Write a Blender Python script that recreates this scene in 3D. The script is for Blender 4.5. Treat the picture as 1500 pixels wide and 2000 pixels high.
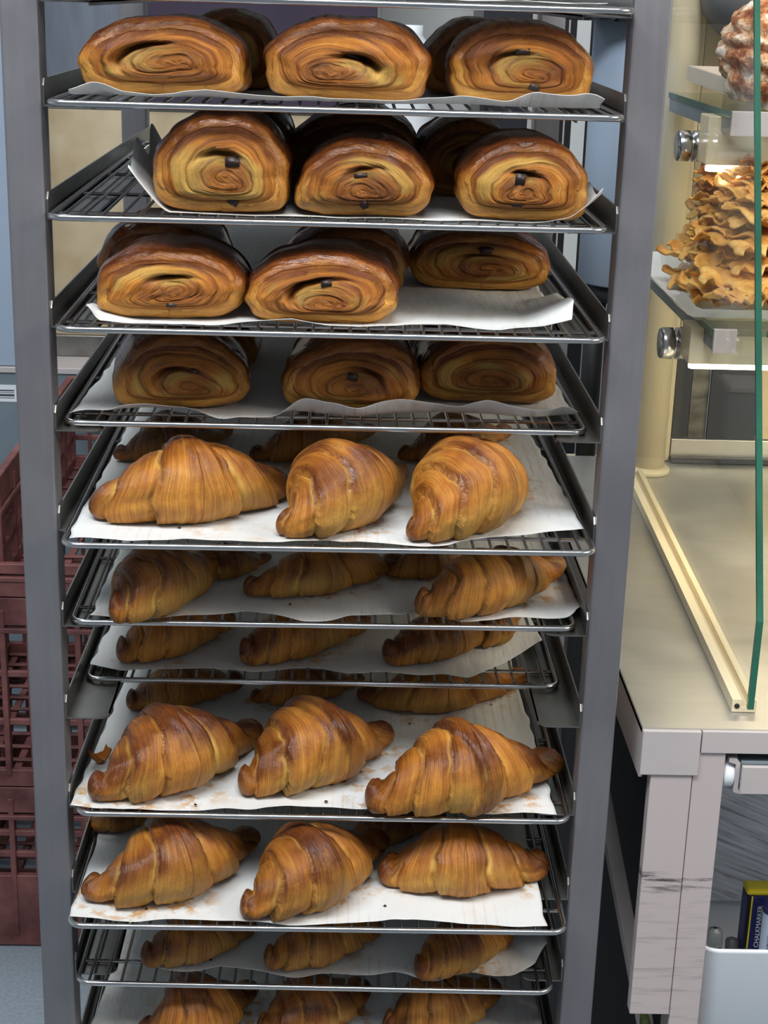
import bpy, bmesh, math, random
import numpy as np
from mathutils import Vector, Matrix

for o in list(bpy.data.objects):
    bpy.data.objects.remove(o)
S = bpy.context.scene
COL = S.collection

# ------------------------------------------------------------------ camera
CAM = np.array([0.0128690, -1.163986, 1.498724])
YAW, PITCH, ROLL, FPX = 0.025984, 0.315163, 0.029523, 3112.87
fwd = np.array([math.sin(YAW)*math.cos(PITCH), math.cos(YAW)*math.cos(PITCH), -math.sin(PITCH)])
rgt = np.array([math.cos(YAW), -math.sin(YAW), 0.0])
upv = np.cross(rgt, fwd)
rgt, upv = rgt*math.cos(ROLL)+upv*math.sin(ROLL), -rgt*math.sin(ROLL)+upv*math.cos(ROLL)
cd = bpy.data.cameras.new('camera')
cam = bpy.data.objects.new('camera', cd)
COL.objects.link(cam)
cd.sensor_fit = 'VERTICAL'
cd.sensor_height = 36.0
cd.lens = FPX/2000.0*36.0
cd.clip_start = 0.02
cd.clip_end = 50
M = Matrix(((rgt[0], upv[0], -fwd[0], CAM[0]), (rgt[1], upv[1], -fwd[1], CAM[1]), (rgt[2], upv[2], -fwd[2], CAM[2]), (0, 0, 0, 1)))
cam.matrix_world = M
S.camera = cam

# ------------------------------------------------------------------ world and lights
S.view_settings.view_transform = 'Standard'
S.view_settings.look = 'None'
S.view_settings.gamma = 1
S.view_settings.use_curve_mapping = False
S.view_settings.exposure = 0.0
W = bpy.data.worlds.new('world')
S.world = W
W.use_nodes = True
W.node_tree.nodes['Background'].inputs[0].default_value = (0.80, 0.88, 1.0, 1)
W.node_tree.nodes['Background'].inputs[1].default_value = 0.31


def area(name, loc, target, sx, sy, power, colour):
    l = bpy.data.lights.new(name, 'AREA')
    l.shape = 'RECTANGLE'
    l.size = sx
    l.size_y = sy
    l.energy = power
    l.color = colour
    o = bpy.data.objects.new(name, l)
    COL.objects.link(o)
    o.location = loc
    d = Vector(target)-Vector(loc)
    o.rotation_euler = d.to_track_quat('-Z', 'Y').to_euler()
    return o


area('ceiling_light_front', (-0.30, -1.0, 3.0), (-0.05, 0.1, 1.1), 1.8, 0.6, 74, (0.94, 0.97, 1.0))
area('ceiling_light_back', (-0.7, 1.35, 3.0), (-0.6, 1.5, 0.5), 1.4, 0.6, 22, (0.90, 0.96, 1.0))
area('added_warm_side_light', (1.5, -0.75, 2.1), (0.0, 0.25, 1.0), 0.7, 0.5, 18, (1.0, 0.89, 0.74))  # added warm light from the right, brightens the trays like the case's glow


# ------------------------------------------------------------------ pixel -> world on real planes (frame 1500 x 2000)
def ray(x, y):
    return fwd + rgt*(x-750)/FPX - upv*(y-1000)/FPX


def az(x, y, z):
    d = ray(x, y)
    return CAM + d*(z-CAM[2])/d[2]


def ay(x, y, Y):
    d = ray(x, y)
    return CAM + d*(Y-CAM[1])/d[1]


def ax(x, y, X):
    d = ray(x, y)
    return CAM + d*(X-CAM[0])/d[0]


# ------------------------------------------------------------------ numpy noise
def _h(i, j, k, seed):
    n = (i*73856093) ^ (j*19349663) ^ (k*83492791) ^ (seed*2654435761 & 0x7fffffff)
    n = (n ^ (n >> 13))*1274126177 & 0x7fffffff
    n = (n ^ (n >> 16))*1103515245 & 0x7fffffff
    return (n & 0xffffff)/float(0xffffff)*2-1


def vnoise(p, seed=0):
    p = np.asarray(p, float)
    i = np.floor(p).astype(np.int64)
    f = p-i
    f = f*f*(3-2*f)
    out = 0
    for dx in (0, 1):
        wx = f[..., 0] if dx else 1-f[..., 0]
        for dy in (0, 1):
            wy = f[..., 1] if dy else 1-f[..., 1]
            for dz in (0, 1):
                wz = f[..., 2] if dz else 1-f[..., 2]
                out = out + wx*wy*wz*_h(i[..., 0]+dx, i[..., 1]+dy, i[..., 2]+dz, seed)
    return out


def fbm(p, seed=0, o=3):
    a, s, r = 1.0, 0, 0
    for k in range(o):
        r = r + a*vnoise(p*(2**k), seed+k*17)
        s += a
        a *= .5
    return r/s


def sm(a, b, x):
    t = np.clip((x-a)/(b-a), 0, 1)
    return t*t*(3-2*t)


# ------------------------------------------------------------------ materials
def mat_new(name):
    m = bpy.data.materials.new(name)
    m.use_nodes = True
    nt = m.node_tree
    b = nt.nodes['Principled BSDF']
    return m, nt, b


def N(nt, t, **kw):
    n = nt.nodes.new(t)
    for k, v in kw.items():
        setattr(n, k, v)
    return n


def L(nt, a, b):
    nt.links.new(a, b)


def srgb(r, g, b):
    f = lambda c: (c/255/12.92) if c/255 <= .04045 else ((c/255+.055)/1.055)**2.4
    return (f(r), f(g), f(b), 1)


def ramp(nt, stops, fac=None, interp='LINEAR'):
    r = N(nt, 'ShaderNodeValToRGB')
    r.color_ramp.interpolation = interp
    e = r.color_ramp.elements
    while len(e) < len(stops):
        e.new(0.5)
    for el, (p, c) in zip(e, stops):
        el.position = p
        el.color = c
    if fac is not None:
        L(nt, fac, r.inputs[0])
    return r


def mixc(nt, fac, a, b, blend='MIX'):
    m = N(nt, 'ShaderNodeMix', data_type='RGBA', blend_type=blend)
    for sock, v in ((m.inputs[0], fac), (m.inputs[6], a), (m.inputs[7], b)):
        if hasattr(v, 'is_linked'):
            L(nt, v, sock)
        else:
            sock.default_value = v
    return m.outputs[2]


def mth(nt, op, a, b=0.0, clamp=False):
    m = N(nt, 'ShaderNodeMath', operation=op, use_clamp=clamp)
    for sock, v in ((m.inputs[0], a), (m.inputs[1], b)):
        if hasattr(v, 'is_linked'):
            L(nt, v, sock)
        else:
            sock.default_value = v
    return m.outputs[0]


def noise(nt, scale, vec=None, detail=3, rough=.55, stretch=None, dim='3D', w=None):
    n = N(nt, 'ShaderNodeTexNoise', noise_dimensions=dim)
    n.inputs['Scale'].default_value = scale
    n.inputs['Detail'].default_value = detail
    n.inputs['Roughness'].default_value = rough
    if dim == '3D':
        if vec is None:
            vec = N(nt, 'ShaderNodeTexCoord').outputs['Object']
        if stretch:
            mp = N(nt, 'ShaderNodeMapping')
            mp.inputs['Scale'].default_value = stretch
            L(nt, vec, mp.inputs[0])
            vec = mp.outputs[0]
        L(nt, vec, n.inputs['Vector'])
    else:
        L(nt, w, n.inputs['W'])
    return n.outputs[0]


def bump(nt, b, h, strength, dist):
    n = N(nt, 'ShaderNodeBump')
    n.inputs['Strength'].default_value = strength
    n.inputs['Distance'].default_value = dist
    L(nt, h, n.inputs['Height'])
    L(nt, n.outputs[0], b.inputs['Normal'])


def simple(name, col, rough=.5, metal=0.0, var=0.0, vscale=30, stretch=None, bstr=0.0, bdist=.0005, spec=.5, dark=None, coat=0):
    m, nt, b = mat_new(name)
    b.inputs['Roughness'].default_value = rough
    b.inputs['Metallic'].default_value = metal
    b.inputs['Specular IOR Level'].default_value = spec
    b.inputs['Coat Weight'].default_value = coat
    n = noise(nt, vscale, stretch=stretch, detail=4)
    c2 = dark if dark else tuple(x*(1-var) for x in col[:3])+(1,)
    r = ramp(nt, [(0.3, c2), (0.68, col)], n)
    L(nt, r.outputs[0], b.inputs['Base Color'])
    if bstr:
        bump(nt, b, n, bstr, bdist)
    return m


def pastry_mat(name):
    m, nt, b = mat_new(name)
    fl = N(nt, 'ShaderNodeAttribute', attribute_name='flow')
    mk = N(nt, 'ShaderNodeAttribute', attribute_name='mask')
    sep = N(nt, 'ShaderNodeSeparateColor')
    L(nt, mk.outputs['Color'], sep.inputs[0])
    crust, pale, crease_shade = sep.outputs[0], sep.outputs[1], sep.outputs[2]
    obj = N(nt, 'ShaderNodeTexCoord').outputs['Object']
    info = N(nt, 'ShaderNodeObjectInfo')
    fine = noise(nt, 1.0, fl.outputs['Vector'], 4, .68, stretch=(38, 1.0, 1))
    wide = noise(nt, 1.0, fl.outputs['Vector'], 2, .5, stretch=(7.5, .5, 1))
    blot = noise(nt, 34, obj, 5, .62)
    spots = noise(nt, 300, obj, 3, .6)
    base = ramp(nt, [(.30, srgb(118, 62, 18)), (.44, srgb(164, 95, 28)), (.55, srgb(202, 130, 42)), (.68, srgb(224, 164, 74))],
                mth(nt, 'ADD', mth(nt, 'ADD', mth(nt, 'MULTIPLY', fine, .46), mth(nt, 'MULTIPLY', wide, .30)), mth(nt, 'MULTIPLY', noise(nt, 75, obj, 4, .6), .24)))
    c = base.outputs[0]
    pf = mth(nt, 'MULTIPLY', pale, mth(nt, 'ADD', mth(nt, 'MULTIPLY', fine, 1.3), .15), True)
    c = mixc(nt, pf, c, srgb(206, 172, 88))
    crf = mth(nt, 'MULTIPLY', crust, mth(nt, 'ADD', mth(nt, 'MULTIPLY', blot, 2.2), -.12), True)
    cr = ramp(nt, [(.34, srgb(52, 25, 10)), (.50, srgb(98, 50, 20)), (.68, srgb(142, 84, 36))],
              mth(nt, 'ADD', mth(nt, 'MULTIPLY', blot, .55), mth(nt, 'MULTIPLY', fine, .45)))
    c = mixc(nt, crf, c, cr.outputs[0])
    c = mixc(nt, mth(nt, 'MULTIPLY', crease_shade, .85, True), c, srgb(66, 30, 12))  # shade of steps, grooves and gaps put into the dough colour
    sp = ramp(nt, [(.56, (1, 1, 1, 1)), (.72, (.70, .60, .52, 1))], spots)
    c = mixc(nt, .55, c, sp.outputs[0], 'MULTIPLY')
    hs = N(nt, 'ShaderNodeHueSaturation')
    L(nt, c, hs.inputs['Color'])
    L(nt, mth(nt, 'ADD', mth(nt, 'MULTIPLY', info.outputs['Random'], .22), .90), hs.inputs['Value'])
    L(nt, hs.outputs[0], b.inputs['Base Color'])
    rr = ramp(nt, [(.0, (.62, .62, .62, 1)), (1, (.19, .19, .19, 1))], crf)
    L(nt, rr.outputs[0], b.inputs['Roughness'])
    b.inputs['Specular IOR Level'].default_value = .42
    h = mth(nt, 'ADD', mth(nt, 'MULTIPLY', fine, 1.0), mth(nt, 'MULTIPLY', noise(nt, 150, obj, 4, .65), .7))
    bump(nt, b, h, .75, .0014)
    return m


def steel(name, col, rough=.35, metal=.85, streak=(4, 4, 60), var=.25, scratches=True, bs=.06):
    m, nt, b = mat_new(name)
    obj = N(nt, 'ShaderNodeTexCoord').outputs['Object']
    n1 = noise(nt, 12, obj, 4, stretch=streak)
    n2 = noise(nt, 9, obj, 4)
    r = ramp(nt, [(.25, tuple(x*(1-var) for x in col[:3])+(1,)), (.75, col)], mth(nt, 'ADD', mth(nt, 'MULTIPLY', n1, .5), mth(nt, 'MULTIPLY', n2, .5)))
    L(nt, r.outputs[0], b.inputs['Base Color'])
    b.inputs['Metallic'].default_value = metal
    rr = ramp(nt, [(.3, (rough*.8,)*3+(1,)), (.7, (min(1, rough*1.35),)*3+(1,))], n2)
    L(nt, rr.outputs[0], b.inputs['Roughness'])
    bump(nt, b, n1, bs, .0006)
    return m


MT = {}
MT['pastry'] = pastry_mat('baked_laminated_dough')
MT['choc'] = simple('dark_chocolate', srgb(42, 22, 16), .45, 0, .4, 120, bstr=.3)
MT['post'] = steel('brushed_steel_post', srgb(130, 129, 133), .45, .6, (18, 18, 1.2), .18)
MT['rail'] = steel('worn_steel_rail', srgb(150, 148, 142), .33, .9, (3, 1, 3), .5)
MT['wire'] = steel('chromed_wire', srgb(205, 205, 205), .2, 1, (1, 1, 1), .35)
MT['counter'] = steel('satin_steel_worktop', srgb(198, 196, 190), .34, .75, (1, 6, 1), .18, bs=.03)
MT['edge'] = steel('matt_aluminium_edge', srgb(196, 188, 186), .5, .25, (1, 1, 6), .08)
MT['cabinet'] = steel('grey_cabinet_steel', srgb(128, 142, 150), .4, .3, (1, 1, 1), .12)
MT['dark'] = simple('dark_panel', srgb(52, 52, 60), .3, 0, .3, 4)
MT['purple'] = simple('dark_oven_glass', srgb(72, 62, 78), .22, 0, .25, 6)
MT['black'] = simple('black_void', srgb(20, 20, 24), .6, 0, .3, 6)
MT['beige'] = simple('beige_board', srgb(206, 190, 158), .6, 0, .10, 9, dark=srgb(178, 158, 124))
MT['white'] = simple('white_wall_paint', srgb(220, 222, 220), .6, 0, .05, 5)
MT['cream'] = simple('cream_enamel', srgb(222, 208, 176), .38, 0, .06, 7)
MT['bluegrey'] = simple('blue_grey_plastic', srgb(150, 166, 186), .4, 0, .06, 6)
MT['crate'] = simple('dusty_red_brown_plastic', srgb(132, 82, 78), .6, 0, .4, 18, dark=srgb(78, 38, 38), bstr=.3)
MT['floor'] = simple('speckled_grey_floor', srgb(148, 160, 170), .45, 0, .22, 160)
MT['whiteplastic'] = simple('white_plastic', srgb(226, 232, 236), .4, 0, .02, 8)
MT['bag'] = simple('shiny_black_film', srgb(38, 40, 48), .22, 0, .4, 14, bstr=.6, bdist=.004)
MT['yellow'] = simple('yellow_plastic', srgb(232, 212, 40), .4, 0, .05, 8)
MT['navy'] = simple('navy_card', srgb(36, 40, 98), .45, 0, .1, 8)
MT['greenthing'] = simple('green_plastic', srgb(98, 118, 60), .5, 0, .2, 20)
MT['greyplastic'] = simple('translucent_grey_plastic', srgb(128, 132, 134), .3, 0, .3, 40)
MT['sticker'] = simple('sticker_white', srgb(222, 228, 234), .5, 0, .03, 9)
MT['ink'] = simple('grey_ink', srgb(70, 74, 82), .6, 0, .1, 9)
MT['greenedge'] = simple('green_glass_edge', srgb(46, 104, 84), .12, 0, .45, 20, stretch=(1, 1, .3))
MT['shade'] = simple('dark_grey_pan', srgb(96, 96, 100), .45, 0, .35, 18)
MT['acrylic'] = simple('clear_tray_rim', srgb(226, 212, 196), .2, 0, .06, 10)


def glass_mat(name, tint, refl=1.0):
    m = bpy.data.materials.new(name)
    m.use_nodes = True
    nt = m.node_tree
    nt.nodes.clear()
    out = N(nt, 'ShaderNodeOutputMaterial')
    tr = N(nt, 'ShaderNodeBsdfTransparent')
    tr.inputs[0].default_value = tint
    gl = N(nt, 'ShaderNodeBsdfGlossy')
    gl.inputs['Roughness'].default_value = .03
    fr = N(nt, 'ShaderNodeFresnel')
    fr.inputs[0].default_value = 1.45
    mx = N(nt, 'ShaderNodeMixShader')
    L(nt, mth(nt, 'MULTIPLY', fr.outputs[0], refl), mx.inputs[0])
    L(nt, tr.outputs[0], mx.inputs[1])
    L(nt, gl.outputs[0], mx.inputs[2])
    L(nt, mx.outputs[0], out.inputs[0])
    return m


MT['glass'] = glass_mat('clear_glass', (.98, .99, .985, 1), .22)
MT['shelfglass'] = glass_mat('greenish_glass_shelf', (.90, .95, .92, 1), .6)


def emis(name, col, s):
    m = bpy.data.materials.new(name)
    m.use_nodes = True
    nt = m.node_tree
    nt.nodes.clear()
    out = N(nt, 'ShaderNodeOutputMaterial')
    e = N(nt, 'ShaderNodeEmission')
    e.inputs[0].default_value = col
    e.inputs[1].default_value = s
    L(nt, e.outputs[0], out.inputs[0])
    return m


MT['tube'] = emis('lit_warm_tube', (1.0, .86, .62, 1), 9)


def paper_mat():
    m, nt, b = mat_new('greaseproof_paper')
    obj = N(nt, 'ShaderNodeTexCoord').outputs['Object']
    st = N(nt, 'ShaderNodeAttribute', attribute_name='stain')
    n = noise(nt, 70, obj, 5, .65)
    n2 = noise(nt, 5, obj, 3)
    base = ramp(nt, [(.3, srgb(222, 222, 218)), (.7, srgb(234, 237, 238))], n2)
    # faint scorch lines that follow the wires
    wv = N(nt, 'ShaderNodeTexWave', bands_direction='X')
    wv.inputs['Scale'].default_value = 36.6
    wv.inputs['Distortion'].default_value = .6
    wv.inputs['Detail'].default_value = 2
    L(nt, obj, wv.inputs[0])
    ln = ramp(nt, [(.80, (0, 0, 0, 1)), (.97, (1, 1, 1, 1))], wv.outputs[1])
    patch = ramp(nt, [(.50, (0, 0, 0, 1)), (.66, (1, 1, 1, 1))], noise(nt, 9, obj, 3))
    lf = mth(nt, 'MULTIPLY', mth(nt, 'MULTIPLY', ln.outputs[0], patch.outputs[0]), .30)
    c = mixc(nt, lf, base.outputs[0], srgb(196, 160, 96))
    sf = ramp(nt, [(.49, (0, 0, 0, 1)), (.60, (1, 1, 1, 1))], n)
    f = mth(nt, 'MULTIPLY', mth(nt, 'MULTIPLY', sf.outputs[0], st.outputs['Fac']), .8, True)
    c = mixc(nt, f, c, srgb(198, 142, 22))
    L(nt, c, b.inputs['Base Color'])
    b.inputs['Roughness'].default_value = .55
    b.inputs['Specular IOR Level'].default_value = .3
    bump(nt, b, noise(nt, 45, obj, 4, .6, stretch=(1.8, .5, 1)), .6, .0022)
    tl = N(nt, 'ShaderNodeBsdfTranslucent')
    L(nt, c, tl.inputs[0])
    mx = N(nt, 'ShaderNodeMixShader')
    mx.inputs[0].default_value = .22
    L(nt, b.outputs[0], mx.inputs[1])
    L(nt, tl.outputs[0], mx.inputs[2])
    L(nt, mx.outputs[0], nt.nodes['Material Output'].inputs[0])
    return m


MT['paper'] = paper_mat()


# ------------------------------------------------------------------ mesh helpers
def wloc(o):
    p = Vector((0, 0, 0))
    while o:
        p += o.location
        o = o.parent
    return p


def link(name, me, mat, parent=None, smooth=True):
    o = bpy.data.objects.new(name, me)
    COL.objects.link(o)
    if mat is not None:
        me.materials.append(mat)
    if parent is not None:
        o.parent = parent
    if smooth:
        me.polygons.foreach_set('use_smooth', np.ones(len(me.polygons), bool))
    return o


def tag(o, label=None, cat=None, group=None, kind=None):
    if label:
        o['label'] = label
    if cat:
        o['category'] = cat
    if group:
        o['group'] = group
    if kind:
        o['kind'] = kind
    return o


def thing(name, loc, label=None, cat=None, group=None, kind=None):
    o = bpy.data.objects.new(name, None)
    o.empty_display_size = .03
    COL.objects.link(o)
    o.location = loc
    return tag(o, label, cat, group, kind)


def quads(name, V, Q, attrs=None):
    me = bpy.data.meshes.new(name)
    V = np.ascontiguousarray(V, np.float32)
    Q = np.ascontiguousarray(Q, np.int32)
    me.vertices.add(len(V))
    me.vertices.foreach_set('co', V.ravel())
    me.loops.add(Q.size)
    me.loops.foreach_set('vertex_index', Q.ravel())
    me.polygons.add(len(Q))
    me.polygons.foreach_set('loop_start', np.arange(0, Q.size, 4, dtype=np.int32))
    me.polygons.foreach_set('loop_total', np.full(len(Q), 4, np.int32))
    me.update(calc_edges=True)
    for k, v in (attrs or {}).items():
        v = np.asarray(v, np.float32)
        if v.ndim == 1:
            a = me.attributes.new(k, 'FLOAT', 'POINT')
            a.data.foreach_set('value', v)
        else:
            if k == 'flow':
                a = me.attributes.new(k, 'FLOAT_VECTOR', 'POINT')
                a.data.foreach_set('vector', np.ascontiguousarray(v, np.float32).ravel())
                continue
            a = me.attributes.new(k, 'FLOAT_COLOR', 'POINT')
            c = np.ones((len(v), 4), np.float32)
            c[:, :v.shape[1]] = v
            a.data.foreach_set('color', c.ravel())
    return me


def gridq(nu, nv, cu=False, cv=False):
    i = np.arange(nu if cu else nu-1)
    j = np.arange(nv if cv else nv-1)
    I, J = np.meshgrid(i, j, indexing='ij')
    I2 = (I+1) % nu
    J2 = (J+1) % nv
    return np.stack([I*nv+J, I2*nv+J, I2*nv+J2, I*nv+J2], -1).reshape(-1, 4)


def box(name, x, y, z, mat, parent=None, bev=.001, seg=2):
    """axis-aligned box given in world coordinates"""
    off = wloc(parent) if parent else Vector(((x[0]+x[1])/2, (y[0]+y[1])/2, min(z)))
    bm = bmesh.new()
    bmesh.ops.create_cube(bm, size=1)
    for v in bm.verts:
        v.co = Vector(((x[0]+x[1])/2+v.co.x*(x[1]-x[0]), (y[0]+y[1])/2+v.co.y*(y[1]-y[0]), (z[0]+z[1])/2+v.co.z*(z[1]-z[0])))-off
    if bev:
        bmesh.ops.bevel(bm, geom=bm.edges[:], offset=bev, segments=seg, affect='EDGES', profile=.5)
    me = bpy.data.meshes.new(name)
    bm.to_mesh(me)
    bm.free()
    o = link(name, me, mat, parent, smooth=False)
    if not parent:
        o.location = off
    return o


def prism(name, pts, axis, a, b, mat, parent=None, bev=0):
    """polygon pts (2-D) extruded along axis 'x','y','z' from a to b; world coordinates"""
    def P(p, t):
        return {'x': (t, p[0], p[1]), 'y': (p[0], t, p[1]), 'z': (p[0], p[1], t)}[axis]
    bm = bmesh.new()
    v0 = [bm.verts.new(P(p, a)) for p in pts]
    v1 = [bm.verts.new(P(p, b)) for p in pts]
    bm.faces.new(v0)
    bm.faces.new(v1[::-1])
    n = len(pts)
    for i in range(n):
        bm.faces.new((v0[i], v1[i], v1[(i+1) % n], v0[(i+1) % n]))
    bmesh.ops.recalc_face_normals(bm, faces=bm.faces[:])
    if bev:
        bmesh.ops.bevel(bm, geom=bm.edges[:], offset=bev, segments=2, affect='EDGES')
    if parent:
        off = wloc(parent)
    else:
        cs = [v.co for v in bm.verts]
        off = Vector(((min(c.x for c in cs)+max(c.x for c in cs))/2, (min(c.y for c in cs)+max(c.y for c in cs))/2, min(c.z for c in cs)))
    for v in bm.verts:
        v.co -= off
    me = bpy.data.meshes.new(name)
    bm.to_mesh(me)
    bm.free()
    o = link(name, me, mat, parent, smooth=False)
    if not parent:
        o.location = off
    return o


def tube_mesh(name, pts, r, ns=8, closed=False, off=(0, 0, 0)):
    pts = np.array(pts, float)-np.array(off)
    n = len(pts)
    V = []
    prev = None
    for i in range(n):
        if closed:
            t = pts[(i+1) % n]-pts[i-1]
        else:
            t = pts[min(i+1, n-1)]-pts[max(i-1, 0)]
        t = t/np.linalg.norm(t)
        if prev is None:
            a = np.array([0, 0, 1.0]) if abs(t[2]) < .9 else np.array([1.0, 0, 0])
        else:
            a = prev
        s = np.cross(t, a)
        s /= np.linalg.norm(s)
        a = np.cross(s, t)
        prev = a
        rr = r[i] if hasattr(r, '__len__') else r
        for k in range(ns):
            th = 2*math.pi*k/ns
            V.append(pts[i]+rr*(s*math.cos(th)+a*math.sin(th)))
    Q = gridq(n, ns, closed, True)
    me = quads(name, np.array(V), Q[:, ::-1])
    if not closed:
        bm = bmesh.new()
        bm.from_mesh(me)
        bm.verts.ensure_lookup_table()
        bm.faces.new([bm.verts[k] for k in range(ns)])
        bm.faces.new([bm.verts[(n-1)*ns+k] for k in range(ns)][::-1])
        bm.to_mesh(me)
        bm.free()
    return me


def tube(name, pts, r, mat, parent=None, ns=8, closed=False):
    off = wloc(parent) if parent else Vector(pts[0])
    o = link(name, tube_mesh(name, pts, r, ns, closed, off), mat, parent)
    if not parent:
        o.location = off
    return o


def lathe(name, prof, c, mat, parent=None, ns=32, axis='z'):
    """prof = [(radius, offset along axis)]"""
    off = wloc(parent) if parent else Vector(c)
    th = np.linspace(0, 2*np.pi, ns, endpoint=False)
    V = []
    for r, h in prof:
        a, b_ = r*np.cos(th), r*np.sin(th)
        hh = np.full(ns, h)
        V.append({'z': np.stack([a, b_, hh], 1), 'x': np.stack([hh, a, b_], 1), 'y': np.stack([b_, hh, a], 1)}[axis])
    V = np.concatenate(V)+np.array(c)-np.array(off)
    me = quads(name, V, gridq(len(prof), ns, False, True)[:, ::-1])
    o = link(name, me, mat, parent)
    if not parent:
        o.location = off
    return o


# ================================================================== THE SETTING
tag(box('floor', (-3, 3), (-2.5, 3.2), (-.05, 0), MT['floor'], bev=0), kind='structure')
tag(box('wall_back', (-3, 3), (2.6, 2.7), (0, 3.2), MT['white'], bev=0), kind='structure')
tag(box('wall_left', (-3.1, -3), (-2.5, 2.7), (0, 3.2), MT['white'], bev=0), kind='structure')
tag(box('ceiling', (-3, 3), (0.2, 2.6), (3.2, 3.25), MT['white'], bev=0), kind='structure')

# ================================================================== BAKERY RACK
IW, PW = .2075, .027
Z1, PT = 1.42, .079542
RB = .588
rack = thing('bakery_rack', (0, .3, 0), 'tall steel bakery rack with square posts holding the stacked wire trays', 'rack')
for sx in (-1, 1):
    for y0 in (0, RB):
        xs = sorted((sx*IW, sx*(IW+PW)))
        box('post', xs, (y0, y0+PW), (.06, 1.78), MT['post'], rack, .0018, 2)
for z in (.09, 1.74):
    for y0 in (0.003, RB+.003):
        box('crossbar', (-IW, IW), (y0, y0+.02), (z, z+.025), MT['post'], rack, .001)
    for sx in (-1, 1):
        xs = sorted((sx*(IW+.003), sx*(IW+PW-.003)))
        box('side_bar', xs, (PW, RB), (z, z+.025), MT['post'], rack, .001)
for sx in (-1, 1):
    for y0 in (0.014, RB+.014):
        x0 = sx*(IW+PW/2)
        lathe('caster', [(0, -.01), (.026, -.01), (.029, -.006), (.029, .006), (.026, .01), (0, .01)], (x0, y0, .030), MT['black'], rack, 20, 'x')


def rail(z, sx):
    """folded steel rail: upright flange by the posts and a shelf with a rounded front corner and rolled bead"""
    off = wloc(rack)
    t = .0012
    bm = bmesh.new()
    xo = sx*(IW-.0002)
    y0, y1 = .004, RB+.012
    # flange
    def slab(pts, axisdir, th):
        a = [bm.verts.new(Vector(p)-off) for p in pts]
        b_ = [bm.verts.new(Vector(p)+Vector(axisdir)*th-off) for p in pts]
        bm.faces.new(a)
        bm.faces.new(b_[::-1])
        n = len(pts)
        for i in range(n):
            bm.faces.new((a[i], b_[i], b_[(i+1) % n], a[(i+1) % n]))
    slab([(xo, y0, z-.001), (xo, y1, z-.001), (xo, y1, z+.017), (xo, y0+.004, z+.017), (xo, y0, z+.012)], (-sx, 0, 0), t)
    xi = xo-sx*.034
    r = .009
    arc = [(xi+sx*r-sx*r*math.sin(a), y0+r-r*math.cos(a), z-.0012) for a in np.linspace(0, math.pi/2, 6)]
    slab([(xo, y0, z-.0012)]+arc+[(xi, y1, z-.0012), (xo, y1, z-.0012)], (0, 0, -1), t)
    slab([(xi, y0+r, z-.0045), (xi, y1, z-.0045), (xi, y1, z-.0012), (xi, y0+r, z-.0012)], (sx, 0, 0), t)
    bmesh.ops.recalc_face_normals(bm, faces=bm.faces[:])
    me = bpy.data.meshes.new('rail')
    bm.to_mesh(me)
    bm.free()
    link('rail', me, MT['rail'], rack, smooth=False)


for i in range(-1, 16):
    for sx in (-1, 1):
        rail(Z1-.0026-PT*i-(.0085 if i == -1 else 0), sx)

# ------------------------------------------------------------------ wire trays
#        y offset, x offset, skew per slot (0 = the one at the top edge of the photo)
SLOT = {0: (-.028, .004, 0.0), 1: (-.0299, .0015, .0005), 2: (-.0196, -.0026, .0086), 3: (-.0233, .0007, .0096), 4: (.0135, -.0022, .0112),
        5: (-.0397, .0027, .0140), 6: (.0049, -.0010, .0140), 7: (.0712, -.0018, .0046), 8: (-.0154, .0009, -.0015),
        9: (-.0530, -.0013, .0012), 10: (-.0171, -.0039, -.0117), 11: (-.02, 0, 0)}
ORD = ['topmost', 'first full', 'second', 'third', 'fourth', 'fifth', 'sixth', 'seventh', 'eighth', 'ninth', 'tenth', 'lowest visible']
TZ = {i: Z1-PT*(i-1)-(.0085 if i == 0 else 0) for i in SLOT}          # centre height of the tray frame
TW, TL, RR = .199, .59, .0024
wire_me = tube_mesh('wire', [(0, 0, 0), (0, TL-.004, 0)], .00125, 6)
cross_me = tube_mesh('cross_wire', [(-TW+.001, 0, 0), (TW-.001, 0, 0)], .0016, 6)
for me in (wire_me, cross_me):
    me.polygons.foreach_set('use_smooth', np.ones(len(me.polygons), bool))
    me.materials.append(MT['wire'])
frame_me = None
TRAYLBL = {0: 'wire tray cut off at the top edge of the picture, above all pastries',
           1: 'wire tray under the three highest chocolate rolls, carrying them at the top of the picture',
           2: 'wire tray second from the top, bare grid showing at its left end',
           3: 'wire tray with bare creased paper at its right, third from the top',
           4: 'wire tray whose paper is turned up along the front edge, lowest tray of chocolate rolls',
           5: 'wire tray under the highest row of croissants, slid forward past the posts',
           6: 'wire tray just below the highest row of croissants, slightly pushed in',
           7: 'wire tray pushed deepest into the rack, bare steel rail ends showing in front',
           8: 'wire tray with two rows of croissants, the front right one lying free on the paper',
           9: 'wire tray slid farthest out past the posts, third from the bottom',
           10: 'wire tray near the bottom, bare grid at its left end',
           11: 'wire tray at the very bottom edge of the picture, lying under yellowed paper'}
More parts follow.
